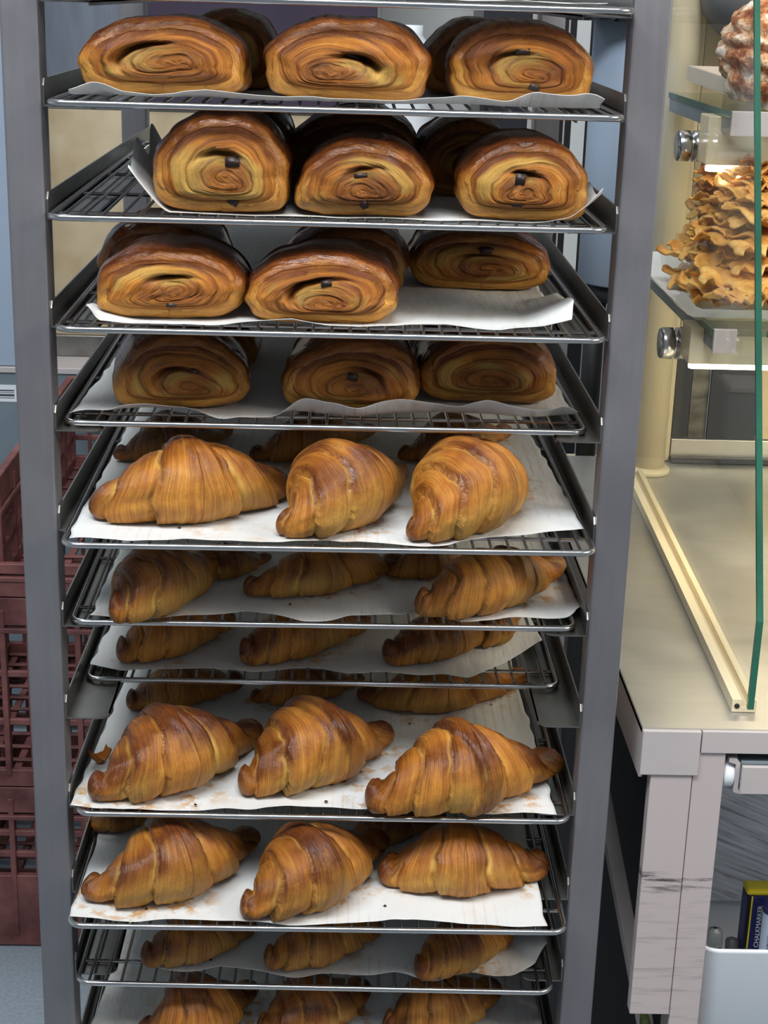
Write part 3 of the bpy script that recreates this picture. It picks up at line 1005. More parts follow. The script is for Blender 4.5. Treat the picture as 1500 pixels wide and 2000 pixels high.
# ================================================================== BAKING PAPERS
def make_paper(tray, front, xbl, xbr, label, seed, lips=(), flaps=(), yback=.545, wave=.0012, tint=0, vert=False):
    """front: pixel polyline of the front edge; xbl/xbr: X of the back corners"""
    z = PZ[tray]-.0009
    yo = SLOT[tray][0]
    nu, nv = 130, 90
    pts = np.array([az(px, py, z) if tray else ay(px, py, yo+.01) for px, py in front])
    pts[:, 1] = np.clip(pts[:, 1], yo-.004, yo+.16)
    pz = np.zeros(len(front))
    if vert:
        pts = np.array([ay(px, py, yo-.001) for px, py in front])
        pz = np.clip(pts[:, 2]-z+.0015, .001, .012)
        pts[:, 1] = yo-.001
    # chord parameter
    d = np.concatenate([[0], np.cumsum(np.hypot(np.diff(pts[:, 0]), np.diff(pts[:, 1])*.5))])
    d /= d[-1]
    u = np.linspace(0, 1, nu)
    fx = np.interp(u, d, pts[:, 0])
    fy = np.interp(u, d, pts[:, 1])
    ker = np.ones(3)/3
    fy = np.convolve(np.pad(fy, 1, 'edge'), ker, 'valid')
    fy = fy+.0026*(1+vnoise(np.stack([u*13+seed, u*0, u*0], -1), seed+40))*(1 if tray > 3 else .5)
    fz = np.interp(u, d, pz)
    v = np.linspace(0, 1, nv)**1.5
    U, Vv = np.meshgrid(u, v, indexing='ij')
    bx_ = xbl+(xbr-xbl)*U
    X = fx[:, None]*(1-Vv)+bx_*Vv
    Y = fy[:, None]*(1-Vv)+yback*Vv
    rag = .0015*vnoise(np.stack([Y*60, U*0, U*0+seed], -1), seed)
    X = X+rag*((U < .02)*1.0+(U > .98)*1.0)
    n = fbm(np.stack([X*22, Y*14, U*0+seed], -1), seed, 3)
    rip = np.sin(X*95+2.5*n+seed)
    edge = np.exp(-Vv*Y.ptp()/.03) if False else np.exp(-(Y-fy[:, None])/.018)
    Z = z+.0004+wave*(.5+.5*n)+(.0016*(.5+.5*rip)+.001*n)*edge*(.35 if vert else 1)
    Z = Z+fz[:, None]*np.exp(-(Y-fy[:, None])/.016)
    for (u0, u1, hgt, wid) in lips:                    # turned-up front edge
        k = sm(u0-.03, u0+.04, U)*(1-sm(u1-.04, u1+.03, U))
        dd = np.clip(1-(Y-fy[:, None])/wid, 0, 1)
        Z = Z+k*hgt*dd**1.6*(1+.25*rip*.5+.3*n)
        Y = Y+k*wid*.12*dd**2
    for (sd, y0, y1, hgt, wid) in flaps:               # turned-up side edges, sd -1 left / +1 right
        xe = X[:1, :] if sd < 0 else X[-1:, :]
        dist = np.abs(X-xe)
        k = sm(y0-.02, y0+.02, Y)*(1-sm(y1-.02, y1+.02, Y))
        dd = np.clip(1-dist/wid, 0, 1)
        Z = Z+k*hgt*dd**1.5*(1+.22*np.sin(Y*55+seed)+.12*n)
        X = X+sd*k*wid*.22*dd**2
    # grease stains round the pastries
    st = np.zeros_like(X)
    for f in FOOT.get(tray, []):
        if f[0] == 'c':
            dd = np.hypot(X-f[1], Y-f[2])/max(f[3], .01)
            st = np.maximum(st, np.exp(-((dd-.9)/.55)**2))
        else:
            dx = np.maximum(np.abs(X-f[1])-f[3]*.45, 0)
            dy = np.maximum(np.abs(Y-(f[2]+f[4]/2))-f[4]/2, 0)
            st = np.maximum(st, .35*np.exp(-(np.hypot(dx, dy)/.008)**2))
    st = st*sm(-.25, .25, fbm(np.stack([X*16, Y*16, U*0+seed*2], -1), seed+3, 2))+tint
    V = np.stack([X, Y, Z], -1).reshape(-1, 3)
    xm, ym = V[:, 0].mean(), V[:, 1].mean()
    loc = Vector((xm, ym, z))
    V = V-np.array(loc)
    me = quads('baking_paper', V, gridq(nu, nv), {'stain': st.ravel()})
    o = link('baking_paper', me, MT['paper'])
    o.location = loc
    tag(o, label, 'paper', 'sheets of baking paper on the trays')
    md = o.modifiers.new('thickness', 'SOLIDIFY')
    md.thickness = .0003
    md.offset = -1
    return o


make_paper(0, [(110, 2), (400, 4), (700, 3), (1000, 6), (1190, 8)], -.18, .18,
           'baking paper on the tray cut off by the top edge of the picture', 2, wave=.0005)
make_paper(1, [(130, 190), (200, 192), (300, 200), (400, 192), (520, 200), (640, 207), (800, 208), (900, 202), (1000, 215), (1100, 214), (1180, 214)],
           -.17, .185, 'white baking paper under the highest row of rolls, crumpled at its right end', 3, vert=True, lips=[(0, 1, .002, .02), (.84, 1.0, .009, .03), (0, .08, .006, .03)])
make_paper(2, [(268, 412), (310, 420), (400, 432), (500, 437), (700, 441), (900, 446), (1060, 441), (1120, 432), (1150, 424), (1168, 415)],
           -.155, .175, 'white baking paper of the second tray with a torn standing edge beside the left roll', 5, vert=True, flaps=[(-1, -.03, .24, .040, .024), (1, -.03, .06, .020, .02)])
make_paper(3, [(176, 600), (195, 640), (250, 652), (340, 642), (440, 657), (570, 632), (640, 645), (700, 648), (870, 642), (980, 657), (1060, 648), (1112, 636)],
           -.16, .17, 'creased baking paper of the third tray, bare at the right front', 7, vert=True, flaps=[(1, -.01, .10, .014, .03), (-1, -.02, .03, .006, .03)], wave=.003)
make_paper(4, [(132, 824), (210, 818), (290, 815), (360, 815), (420, 828), (560, 815), (700, 828), (860, 818), (1000, 828), (1130, 824)],
           -.185, .18, 'white baking paper of the fourth tray, turned up along its front edge', 9, lips=[(.0, .28, .006, .03), (.42, 1.0, .012, .018)])
make_paper(5, [(128, 1062), (200, 1070), (270, 1073), (350, 1068), (450, 1063), (540, 1075), (640, 1058), (750, 1068), (870, 1071), (960, 1053), (1060, 1048), (1142, 1038)],
           -.19, .175, 'white baking paper under the highest croissant row with golden grill lines', 11)
make_paper(6, [(176, 1212), (270, 1216), (350, 1208), (480, 1196), (590, 1218), (700, 1208), (800, 1203), (900, 1218), (1000, 1215), (1110, 1208), (1137, 1190)],
           -.185, .18, 'baking paper of the second croissant row with a sagging wavy front edge', 13)
make_paper(7, [(173, 1306), (240, 1314), (400, 1310), (480, 1320), (600, 1312), (760, 1322), (860, 1322), (915, 1332), (980, 1302), (1057, 1256)],
           -.18, .165, 'baking paper of the pushed-in tray, cut slantwise at its right front corner', 15)
make_paper(8, [(138, 1576), (230, 1585), (400, 1590), (560, 1580), (740, 1587), (900, 1594), (1088, 1594)],
           -.18, .175, 'large white baking paper of the two-row tray with crumbs and caramel stains', 17)
make_paper(9, [(133, 1800), (220, 1810), (340, 1802), (440, 1802), (560, 1810), (660, 1812), (770, 1802), (880, 1807), (940, 1815), (1068, 1814)],
           -.185, .175, 'bright white baking paper of the tray slid farthest out', 19)
make_paper(10, [(258, 1860), (275, 1885), (310, 1900), (350, 1904), (430, 1895), (600, 1914), (700, 1907), (790, 1910), (850, 1922), (920, 1907), (1000, 1912), (1045, 1890), (1067, 1850)],
           -.135, .18, 'baking paper with a rounded right corner, shifted right on its tray', 21)
make_paper(11, [(150, 2080), (500, 2090), (1080, 2090)], -.165, .175, 'yellowed baking paper on the lowest visible tray', 23, tint=.25)

# broken-off chip of shell beside the front left croissant of the two-row tray
pc = az(196, 1478, PZ[8]+.006)
uu, vv = np.meshgrid(np.linspace(-1, 1, 14), np.linspace(-1, 1, 10), indexing='ij')
cx_, cy_, cz_ = .010*uu*(1-.2*vv*vv), .007*vv*(1-.3*np.abs(uu)), .012-.009*(1-uu**2)+.003*vv**2+.0015*vnoise(np.stack([uu*3, vv*3, uu*0], -1), 3)
top_ = np.stack([cx_, cy_, cz_], -1).reshape(-1, 3)
me = quads('crust_chip', np.concatenate([top_, top_-np.array([0, 0, .0008])]), np.concatenate([gridq(14, 10), gridq(14, 10)[:, ::-1]+140]))
o = link('crust_chip', me, MT['pastry'])
o.location = (pc[0], pc[1], PZ[8]-.001)
o.rotation_euler.z = .6
tag(o, 'curled chip of crust beside the front left croissant of the two-row tray', 'crumb')

# loose crumbs and chips
rc_ = random.Random(5)
CRL = {(637, 1567): 'dark crumb in front of the gap between middle and right croissants, two-row tray',
       (382, 1573): 'dark crumb below the front left croissant of the two-row tray', (800, 1415): 'dark crumb above the front right croissant of the two-row tray',
       (752, 1770): 'dark crumb below the right croissant of the farthest-out tray', (286, 1776): 'dark crumb below the left croissant of the farthest-out tray',
       (960, 1377): 'reddish crumb on bare paper at the right of the two-row tray', (350, 1032): 'dark crumb below the left croissant of the highest croissant row',
       (412, 1876): 'dark crumb on the paper with the rounded corner', (566, 1182): 'dark crumb below the slim croissant of the second croissant row'}
for (tr, px, py, dark) in ((8, 637, 1567, 1), (8, 382, 1573, 1), (8, 800, 1415, 1), (9, 752, 1770, 1), (9, 286, 1776, 1), (8, 960, 1377, 0), (5, 350, 1032, 1), (10, 412, 1876, 1), (6, 566, 1182, 1)):
    p = az(px, py, PZ[tr]+.001)
    bm = bmesh.new()
    bmesh.ops.create_icosphere(bm, subdivisions=1, radius=.0014)
    for v in bm.verts:
        v.co *= rc_.uniform(.6, 1.3)
        v.co.z *= .6
    me = bpy.data.meshes.new('crumb')
    bm.to_mesh(me)
    bm.free()
    o = link('crumb', me, MT['choc'] if dark else MT['pastry'], smooth=False)
    o.location = (p[0], p[1], PZ[tr]+.0018)
    tag(o, CRL[(px, py)], 'crumb', 'crumbs on the papers')

# ================================================================== COUNTER AND DISPLAY CASE
CH = .94
ctr = thing('service_counter', (.9, .45, 0), 'steel-topped service counter right of the rack with aluminium frame', 'counter')
X0 = .257
box('worktop', (X0, 1.6), (.0015, .80), (CH-.006, CH), MT['counter'], ctr, .0008)
box('side_edge', (X0, X0+.003), (.0015, .80), (CH-.044, CH-.001), MT['edge'], ctr, .0005)
box('corner_cap', (X0, X0+.0475), (-.003, .0014), (CH-.040, CH-.0005), MT['edge'], ctr, .0008)
box('front_edge', (X0+.0485, 1.6), (-.002, .0014), (CH-.020, CH-.0005), MT['edge'], ctr, .0006)
MT['leg'] = None


def leg_mat():
    m, nt, b = mat_new('scuffed_aluminium_leg')
    obj = N(nt, 'ShaderNodeTexCoord').outputs['Object']
    n1 = noise(nt, 14, obj, 5, .7, stretch=(1.2, 1, 16))
    sep = N(nt, 'ShaderNodeSeparateXYZ')
    L(nt, obj, sep.inputs[0])
    zz = sep.outputs[2]
    # object origin is on the floor: scuffs between z = .70 and .80, strongest at .80
    up = ramp(nt, [(.0, (1, 1, 1, 1)), (.81, (1, 1, 1, 1)), (.818, (0, 0, 0, 1))], zz)
    hot = ramp(nt, [(.785, (0, 0, 0, 1)), (.80, (1, 1, 1, 1)), (.807, (1, 1, 1, 1)), (.812, (0, 0, 0, 1))], zz)
    s = ramp(nt, [(.50, (0, 0, 0, 1)), (.72, (1, 1, 1, 1))], n1)
    f = mth(nt, 'MULTIPLY', mth(nt, 'MULTIPLY', s.outputs[0], up.outputs[0]), mth(nt, 'ADD', mth(nt, 'MULTIPLY', hot.outputs[0], 1.6), .34), True)
    c = mixc(nt, f, srgb(192, 180, 178), srgb(80, 76, 74))
    L(nt, c, b.inputs['Base Color'])
    b.inputs['Roughness'].default_value = .5
    b.inputs['Metallic'].default_value = .2
    return m


MT['leg'] = leg_mat()
box('leg', (.2665, .3005), (-.001, .012), (.671, CH-.0405), MT['leg'], ctr, .0007)
box('leg', (.3012, .3265), (.000, .03), (.0, CH-.0205), MT['leg'], ctr, .0007)
box('leg', (1.55, 1.59), (.000, .03), (.0, CH-.0205), MT['leg'], ctr, .0007)
box('leg', (.30, .33), (.74, .78), (.0, CH-.007), MT['leg'], ctr, .0007)
box('side_panel', (.305, .309), (.035, .738), (.05, CH-.045), MT['black'], ctr, 0)
box('back_panel', (.335, 1.59), (.45, .455), (.05, CH-.008), MT['dark'], ctr, 0)
box('shelf', (.3275, 1.55), (.03, .45), (.590, .60), MT['edge'], ctr, .0005)
# drawer rail with roller
dr = thing('pull_out_shelf', (.6, .1, .88), 'grey pull-out shelf with a white roller at its left end under the counter', 'shelf')
box('top_plate', (.3400, 1.2), (.001, .22), (.909, .912), MT['cabinet'], dr, .0006)
prism('side_bracket', [(.330, .9145), (.336, .9145), (.3395, .910), (.3395, .886), (.345, .884), (.3415, .882), (.336, .884), (.336, .909), (.330, .911)], 'y', .001, .2, MT['edge'], dr)
box('front_lip', (.3405, 1.2), (-.003, .001), (.884, .909), MT['edge'], dr, .0008)
lathe('roller', [(0, .0), (.010, 0), (.012, .002), (.012, .008), (.008, .010), (0, .010)], (.3272, .012, .897), MT['whiteplastic'], dr, 24, 'x')

# wood-grain sheet under the shelf


def grain_mat():
    m, nt, b = mat_new('grey_wood_grain_print')
    obj = N(nt, 'ShaderNodeTexCoord').outputs['Object']
    mp = N(nt, 'ShaderNodeMapping')
    mp.inputs['Rotation'].default_value = (0, -.42, 0)
    L(nt, obj, mp.inputs[0])
    n1_ = noise(nt, 11, mp.outputs[0], 5, .6, stretch=(1, 1, 22))
    n2_ = noise(nt, 18, obj, 3)
    r = ramp(nt, [(.36, srgb(120, 112, 108)), (.46, srgb(214, 214, 216)), (.60, srgb(244, 246, 250))], mth(nt, 'ADD', mth(nt, 'MULTIPLY', n1_, .8), mth(nt, 'MULTIPLY', n2_, .2)))
    L(nt, r.outputs[0], b.inputs['Base Color'])
    b.inputs['Roughness'].default_value = .6
    return m


MT['grain'] = grain_mat()
n = 40
xs = np.linspace(.335, .60, n)
zt = .862-.035*(1-np.exp(-(xs-.335)/.02))+.004*np.sin(xs*40)
V = []
for k in range(2):
    for j in range(12):
        for i_ in range(n):
            f_ = j/11
            V.append((xs[i_], .20+.004*k-.02*math.sin(f_*1.4), zt[i_]*f_+.66*(1-f_)))
V = np.array(V)
q = gridq(12, n)
me = quads('wood_grain_sheet', V-np.array([.46, .2, .66]), np.concatenate([q, (q+12*n)[:, ::-1]]))
o = link('wood_grain_sheet', me, MT['grain'])
o.location = (.46, .2, .66)
tag(o, 'curved sheet with grey wood grain standing behind the white bin', 'panel')

# white bin with marker pens
bn = thing('storage_bin', (.42, .115, .601), 'white plastic bin with rounded corners under the counter holding markers', 'bin')


def bin_mesh():
    r, hw, hd = .018, .096, .105
    def ring(s, z, inset):
        pts = []
        for cx, cy, a0 in ((hw-r, hd-r, 0), (-hw+r, hd-r, 90), (-hw+r, -hd+r, 180), (hw-r, -hd+r, 270)):
            for a in np.linspace(a0, a0+90, 7):
                rr = r-inset
                pts.append(((cx+rr*math.cos(math.radians(a)))*s, (cy+rr*math.sin(math.radians(a)))*s, z))
        return np.array(pts)
    rings = [ring(.90, .0, 0), ring(.93, .004, 0), ring(1.0, .124, 0), ring(1.012, .127, 0), ring(1.0, .128, .001), ring(1.0, .126, .0025), ring(.93, .006, .003), ring(.5, .005, .003)]
    V = np.concatenate(rings)
    k = len(rings[0])
    me = quads('shell', V, gridq(len(rings), k, False, True))
    bm = bmesh.new()
    bm.from_mesh(me)
    bm.verts.ensure_lookup_table()
    bm.faces.new([bm.verts[i] for i in range(k)][::-1])
    bm.faces.new([bm.verts[(len(rings)-1)*k+i] for i in range(k)])
    bm.to_mesh(me)
    bm.free()
    return me


o = link('shell', bin_mesh(), MT['whiteplastic'], bn)


def text(name, body, size, mat, parent, loc, rot, extr=.0001):
    cu = bpy.data.curves.new(name, 'FONT')
    cu.body = body
    cu.size = size
    cu.extrude = extr
    cu.align_x = 'LEFT'
    t = bpy.data.objects.new(name, cu)
    COL.objects.link(t)
    dg = bpy.context.evaluated_depsgraph_get()
    dg.update()
    me = bpy.data.meshes.new_from_object(t.evaluated_get(dg))
    bpy.data.objects.remove(t)
    me.materials.clear()
    o = link(name, me, mat, parent, smooth=False)
    o.location = Vector(loc)-(wloc(parent) if parent else Vector())
    o.rotation_euler = rot
    return o


# blue marker box leaning in the bin
YM = .100
q0, q1 = ay(1448, 1850, YM), ay(1455, 1738, YM)
bx0, btop = q0[0], q1[2]
mb = thing('marker_box', (bx0+.025, YM+.01, .607), 'navy marker box with yellow rim and white lettering standing in the white bin', 'box')
crt = box('carton', (bx0, bx0+.055), (YM, YM+.018), (.607, btop-.0065), MT['navy'], mb, .0015)
box('yellow_rim', (bx0-.0006, bx0+.0556), (YM-.0006, YM+.0186), (btop-.0062, btop), MT['yellow'], mb, .0028)
box('yellow_stripe', (bx0+.0042, bx0+.0056), (YM-.0008, YM-.0001), (.61, btop-.0064), MT['yellow'], crt, .0001)
box('dark_stripe', (bx0+.0008, bx0+.0040), (YM-.0006, YM-.0001), (.61, btop-.0064), MT['black'], crt, .0001)
MT['yink'] = simple('yellow_ink', srgb(226, 216, 90), .5)
t0_ = ay(1480, 1850, YM)
text('lettering', 'CHALKMARKER', .0062, MT['whiteplastic'], crt, (t0_[0], YM-.0004, t0_[2]), (math.pi/2, -math.pi/2, 0))
t0_ = ay(1482, 1880, YM)
text('lettering', 'rit', .0085, MT['yink'], crt, (t0_[0], YM-.0004, t0_[2]), (math.pi/2, -math.pi/2, 0))
qm = ay(1512, 1780, .080)
pm = thing('paint_marker', (qm[0], .080, .607), 'pale blue marker tube with dark blue lettering in front of the navy box', 'marker')
hh_ = qm[2]-.607
lathe('barrel', [(0, 0), (.0085, 0), (.0092, .005), (.0100, hh_), (.0, hh_+.0005)], (qm[0], .080, .607), MT['bluegrey'], pm, 32)
lathe('cap', [(.0, hh_+.001), (.0103, hh_+.001), (.0103, hh_+.009), (.0, hh_+.010)], (qm[0], .080, .607), MT['navy'], pm, 32)
t0_ = ay(1502, 1889, .0697)
text('lettering', 'NT MARKER', .0068, MT['navy'], pm, (t0_[0], .0692, t0_[2]), (math.pi/2, -math.pi/2, 0))
for k, (pt, Yt, pb_, Yb_, rr, m1_, lb) in enumerate((((1397, 1812), .10, (1402, 1905), .085, .0062, 'greyplastic', 'clear grey pen standing at the left end of the white bin'),
                                               ((1430, 1830), .11, (1452, 1898), .055, .0056, 'greyplastic', 'dark grey pen leaning towards the navy marker box'),
                                               ((1461, 1856), .040, (1455, 1925), .05, .0052, 'shade', 'short dark pen with a round end just above the bin rim'))):
    pt, pb_ = ay(*pt, Yt), ay(*pb_, Yb_)
    dv = pb_-pt
    pb_ = np.array([pb_[0], (Yt+Yb_)/2 if k < 2 else Yb_, .609])
    dv = pt-pb_
    pn = thing('pen', tuple(pb_), lb, 'pen', 'pens in the white bin')
    tube('barrel', [pb_+dv*t for t in (0, .05, .3, .6, .8)], [rr*.6, rr*.95, rr, rr, rr*.98], MT[m1_], pn, 16)
    tube('cap', [pb_+dv*t for t in (.8, .82, .95, .985, 1.0)], [rr*1.05, rr*1.12, rr*1.10, rr*.9, rr*.3], MT['shade'] if k else MT['greyplastic'], pn, 16)
gb = thing('green_box', (.30, .05, .0), 'dull green box on the floor level behind the short counter leg', 'box')
zg = ay(1285, 1988, .06)[2]
xg_ = ay(1256, 1995, .055)[0]
box('body', (xg_, .2985), (.055, .075), (.40, zg), MT['greenthing'], gb, .002)
box('foot', (xg_+.003, .296), (.057, .073), (.0, .399), MT['greenthing'], gb, .002)

# leaning grey bar between rack and counter
pA, pB = ay(1186, 1600, .16), ay(1262, 2010, .07)
dv = pB-pA
pA2 = pA+dv*(.86-pA[2])/dv[2]
pB2 = pB+dv*(pB[2]/(-dv[2]))*.99
bar = prism('leaning_bar', [(-.007, -.004), (.007, -.004), (.007, .004), (-.007, .004)], 'z', 0, float(np.linalg.norm(pB2-pA2)), MT['edge'], None, .0008)
bar.location = tuple(pB2)
bar.rotation_euler = (Vector(pA2)-Vector(pB2)).to_track_quat('Z', 'Y').to_euler()
tag(bar, 'grey metal strip leaning in the dark gap between rack and counter', 'bar')

# display case ---------------------------------------------------------
PX = .348
case = thing('display_case', (.8, .4, CH), 'lit glass display case with glass shelves standing on the steel counter', 'display case')
# base channel following the side pane
a_, b_ = az(1452, 1392, CH), az(1236, 934, CH)
dirv = (b_-a_)/np.linalg.norm(b_-a_)
PXF = a_[0]
chn = bmesh.new()
side = np.array([dirv[1], -dirv[0], 0])
prof = [(-.010, 0), (.010, 0), (.010, .011), (.0045, .011), (.0045, .004), (-.002, .004), (-.002, .011), (-.010, .011)]
offc = np.array(wloc(case))
rings = []
for pt in (a_, b_):
    rings.append([chn.verts.new(Vector(pt+side*p[0]+np.array([0, 0, p[1]+.0006])-offc)) for p in prof])
chn.faces.new(rings[0])
chn.faces.new(rings[1][::-1])
for i in range(len(prof)):
    j = (i+1) % len(prof)
    chn.faces.new((rings[0][i], rings[1][i], rings[1][j], rings[0][j]))
bmesh.ops.recalc_face_normals(chn, faces=chn.faces[:])
me = bpy.data.meshes.new('base_channel')
chn.to_mesh(me)
chn.free()
chan_o = link('base_channel', me, MT['cream'], case, smooth=False)
lathe('screw', [(0, -.0004), (.0022, -.0004), (.0022, .0004), (0, .0004)], tuple(a_+side*-.006+np.array([0, -.0004, .006])), MT['black'], chan_o, 12, 'y')

# side pane: vertical sheet in the plane of the channel, front edge slanted
def on_pane(px, py):
    # intersect the pixel ray with the vertical plane through a_, b_
    nrm = side
    d = ray(px, py)
    t = np.dot(a_-CAM, nrm)/np.dot(d, nrm)
    return CAM+d*t


fe = [on_pane(1466, 1386), on_pane(1485, 1215), on_pane(1482, 600), on_pane(1479, -60)]
topz = fe[-1][2]
bkx = b_+dirv*.01
poly = fe+[np.array([bkx[0], bkx[1], topz]), np.array([bkx[0], bkx[1], CH+.006])]
bm = bmesh.new()
th_ = .005
for s in (-.5, .5):
    pass
va = [bm.verts.new(Vector(p+side*-th_/2-offc)) for p in poly]
vb = [bm.verts.new(Vector(p+side*th_/2-offc)) for p in poly]
bm.faces.new(va)
bm.faces.new(vb[::-1])
me = bpy.data.meshes.new('side_pane')
bm.to_mesh(me)
bm.free()
link('side_pane', me, MT['glass'], case, smooth=False)
# green cut edge of the pane along its slanted front
bm = bmesh.new()
ra = []
for p in fe:
    ra.append([bm.verts.new(Vector(p+side*s*th_/2+np.array([0, e, 0])-offc)) for s, e in ((-1, 0), (1, 0), (1, .004), (-1, .004))])
for i in range(len(ra)-1):
    for k in range(4):
        bm.faces.new((ra[i][k], ra[i][(k+1) % 4], ra[i+1][(k+1) % 4], ra[i+1][k]))
bm.faces.new(ra[0])
bm.faces.new(ra[-1])
bmesh.ops.recalc_face_normals(bm, faces=bm.faces[:])
me = bpy.data.meshes.new('pane_edge')
bm.to_mesh(me)
bm.free()
link('pane_edge', me, MT['greenedge'], case, smooth=False)
# front pane of the case to the right, following the same slant
bm = bmesh.new()
ra = []
for p in fe:
    ra.append([bm.verts.new(Vector(p+side*.004+np.array([dx, .002, 0])-offc)) for dx in (0, 1.1)])
for i in range(len(ra)-1):
    bm.faces.new((ra[i][0], ra[i][1], ra[i+1][1], ra[i+1][0]))
me = bpy.data.meshes.new('front_pane')
bm.to_mesh(me)
bm.free()
link('front_pane', me, MT['glass'], case, smooth=False)

# shelves: glass plate, side bracket, corner cap, front rail, light tube, standoff
def shelf(zs, cfront, cback, cap, capw, tube_l, tube_y, knob, label, warm):
    f = az(*cfront, zs)
    bk = az(*cback, zs)
    xl, yf = f[0], f[1]
    box('glass_shelf', (xl, 1.3), (yf+.004, .70), (zs-.006, zs), MT['shelfglass'], case, 0)
    box('shelf_edge', (xl-.0006, xl), (yf+.004, .70), (zs-.0062, zs), MT['greenedge'], case, 0)
    box('shelf_edge', (xl+.05, 1.3), (yf+.0034, yf+.004), (zs-.0062, zs), MT['greenedge'], case, 0)
    c0, c1 = cap
    ya = yf
    z0 = ay(cfront[0], c1, ya)[2]
    box('bracket', (xl+.001, xl+.012), (yf+.001, .70), (z0+.001, zs-.0065), MT['cabinet'], case, .0005)
    xr = ay(capw, cfront[1]+20, ya)[0]
    box('corner_cap', (xl, xr), (ya-.001, ya+.004), (z0, zs+.001), MT['edge'], case, .0006)
    p = ay(*tube_l, ya+.06)
    box('lamp_housing', (p[0]-.004, 1.3), (ya+.045, ya+.085), (p[2]+.0045, zs-.007), MT['cream'], case, .001)
    lathe('light_tube', [(0, 0), (.0028, 0), (.0035, .003), (.0035, .9), (0, .9)], (p[0], ya+.06, p[2]), MT['tube'], case, 12, 'x')
    l = bpy.data.lights.new('shelf_lamp', 'AREA')
    l.shape = 'RECTANGLE'
    l.size = .8
    l.size_y = .02
    l.energy = warm
    l.color = (1.0, .85, .60)
    lo = bpy.data.objects.new('shelf_lamp', l)
    COL.objects.link(lo)
    lo.location = (p[0]+.42, ya+.06, p[2]-.005)
    lo.rotation_euler = (.25, 0, 0)
    k0 = ay(*knob, ya+.10)
    lathe('standoff', [(0, -.012), (.0145, -.012), (.0155, -.010), (.0155, .0), (.0125, .001), (.0125, .003), (.0155, .004), (.0155, .014), (0, .014)], tuple(k0), MT['wire'], case, 28, 'x')


shelf(1.400, (1430, 219), (1320, 173), (0, 266), 1620, (1378, 328), 0, (1345, 285), 'upper', 5.0)
shelf(1.212, (1395, 645), (1272, 512), (0, 690), 1438, (1345, 713), 0, (1312, 670), 'lower', 2.6)

# back of the case: cream column, frame strips, dark glass doors, rear ledge
col = thing('cream_column', (.385, .735, CH), 'cream round column standing at the back end of the glass case', 'column')
lathe('shaft', [(0, .002), (.021, .002), (.021, 1.2), (0, 1.2)], (.388, .735, CH), MT['cream'], col, 32)
lathe('base_ring', [(0, .0005), (.028, .0005), (.028, .006), (.0215, .009), (.0, .009)], (.388, .735, CH), MT['cream'], col, 32)
wf = thing('case_back_frame', (.9, .80, CH), 'cream-framed sliding doors of dark glass closing the back of the case', 'frame')
XB = lambda px: ay(px, 800, .79)[0]
box('upright', (XB(1290), XB(1312)), (.782, .80), (CH+.001, 2.1), MT['cream'], wf, .001)
box('bottom_rail', (XB(1312)+.001, 1.5), (.782, .80), (CH+.001, CH+.030), MT['counter'], wf, .001)
box('bottom_track', (XB(1312)+.001, 1.5), (.772, .7815), (CH+.001, CH+.008), MT['dark'], wf, .0005)
zt1 = ay(1400, 640, .79)[2]
box('dark_glass_door', (XB(1314), XB(1345)), (.786, .792), (CH+.031, zt1), MT['dark'], wf, .0005)
MT['rimg'] = simple('stained_grey_pane', srgb(126, 122, 114), .35, 0, .3, 34, stretch=(1, 1, 2.5), dark=srgb(66, 62, 56))
box('stained_pane', (XB(1345)+.0005, XB(1380)), (.786, .792), (CH+.031, zt1), MT['rimg'], wf, .0005)
box('dark_glass_door', (XB(1380)+.0005, XB(1476)), (.780, .785), (CH+.031, zt1), MT['dark'], wf, .0005)
box('patterned_pane', (XB(1476)+.0005, 1.5), (.786, .792), (CH+.031, zt1), MT['beige'], wf, .0005)
box('upper_panel', (XB(1312)+.001, 1.5), (.784, .794), (zt1+.001, 2.1), MT['beige'], wf, .0005)

# ---------------- fried pastry ribbons
fp = thing('paper_sheet', (.45, .45, 1.2125), 'white paper sheet under the heap of fried pastry ribbons', 'paper')
n1, n2 = 40, 40
U, V_ = np.meshgrid(np.linspace(-1, 1, n1), np.linspace(-1, 1, n2), indexing='ij')
hx = .125
X = U*hx
Y = V_*.17
Zp = .001+.003*np.abs(fbm(np.stack([X*20, Y*20, X*0], -1), 4, 3))+.03*sm(.80, 1, np.abs(V_))*.5+.016*sm(.86, 1, -U)
me = quads('sheet', np.stack([X, Y, Zp], -1).reshape(-1, 3), gridq(n1, n2))
o = link('sheet', me, MT['paper'], fp)
fp.location = (.445, .46, 1.2122)


def ribbon_mat():
    m, nt, b = mat_new('fried_dough')
    obj = N(nt, 'ShaderNodeTexCoord').outputs['Object']
    n = noise(nt, 40, obj, 4, .6)
    r = ramp(nt, [(.3, srgb(184, 112, 42)), (.5, srgb(226, 168, 82)), (.7, srgb(246, 212, 140))], n)
    L(nt, r.outputs[0], b.inputs['Base Color'])
    b.inputs['Roughness'].default_value = .5
    bump(nt, b, noise(nt, 160, obj, 3), .4, .001)
    return m


MT['ribbon'] = ribbon_mat()


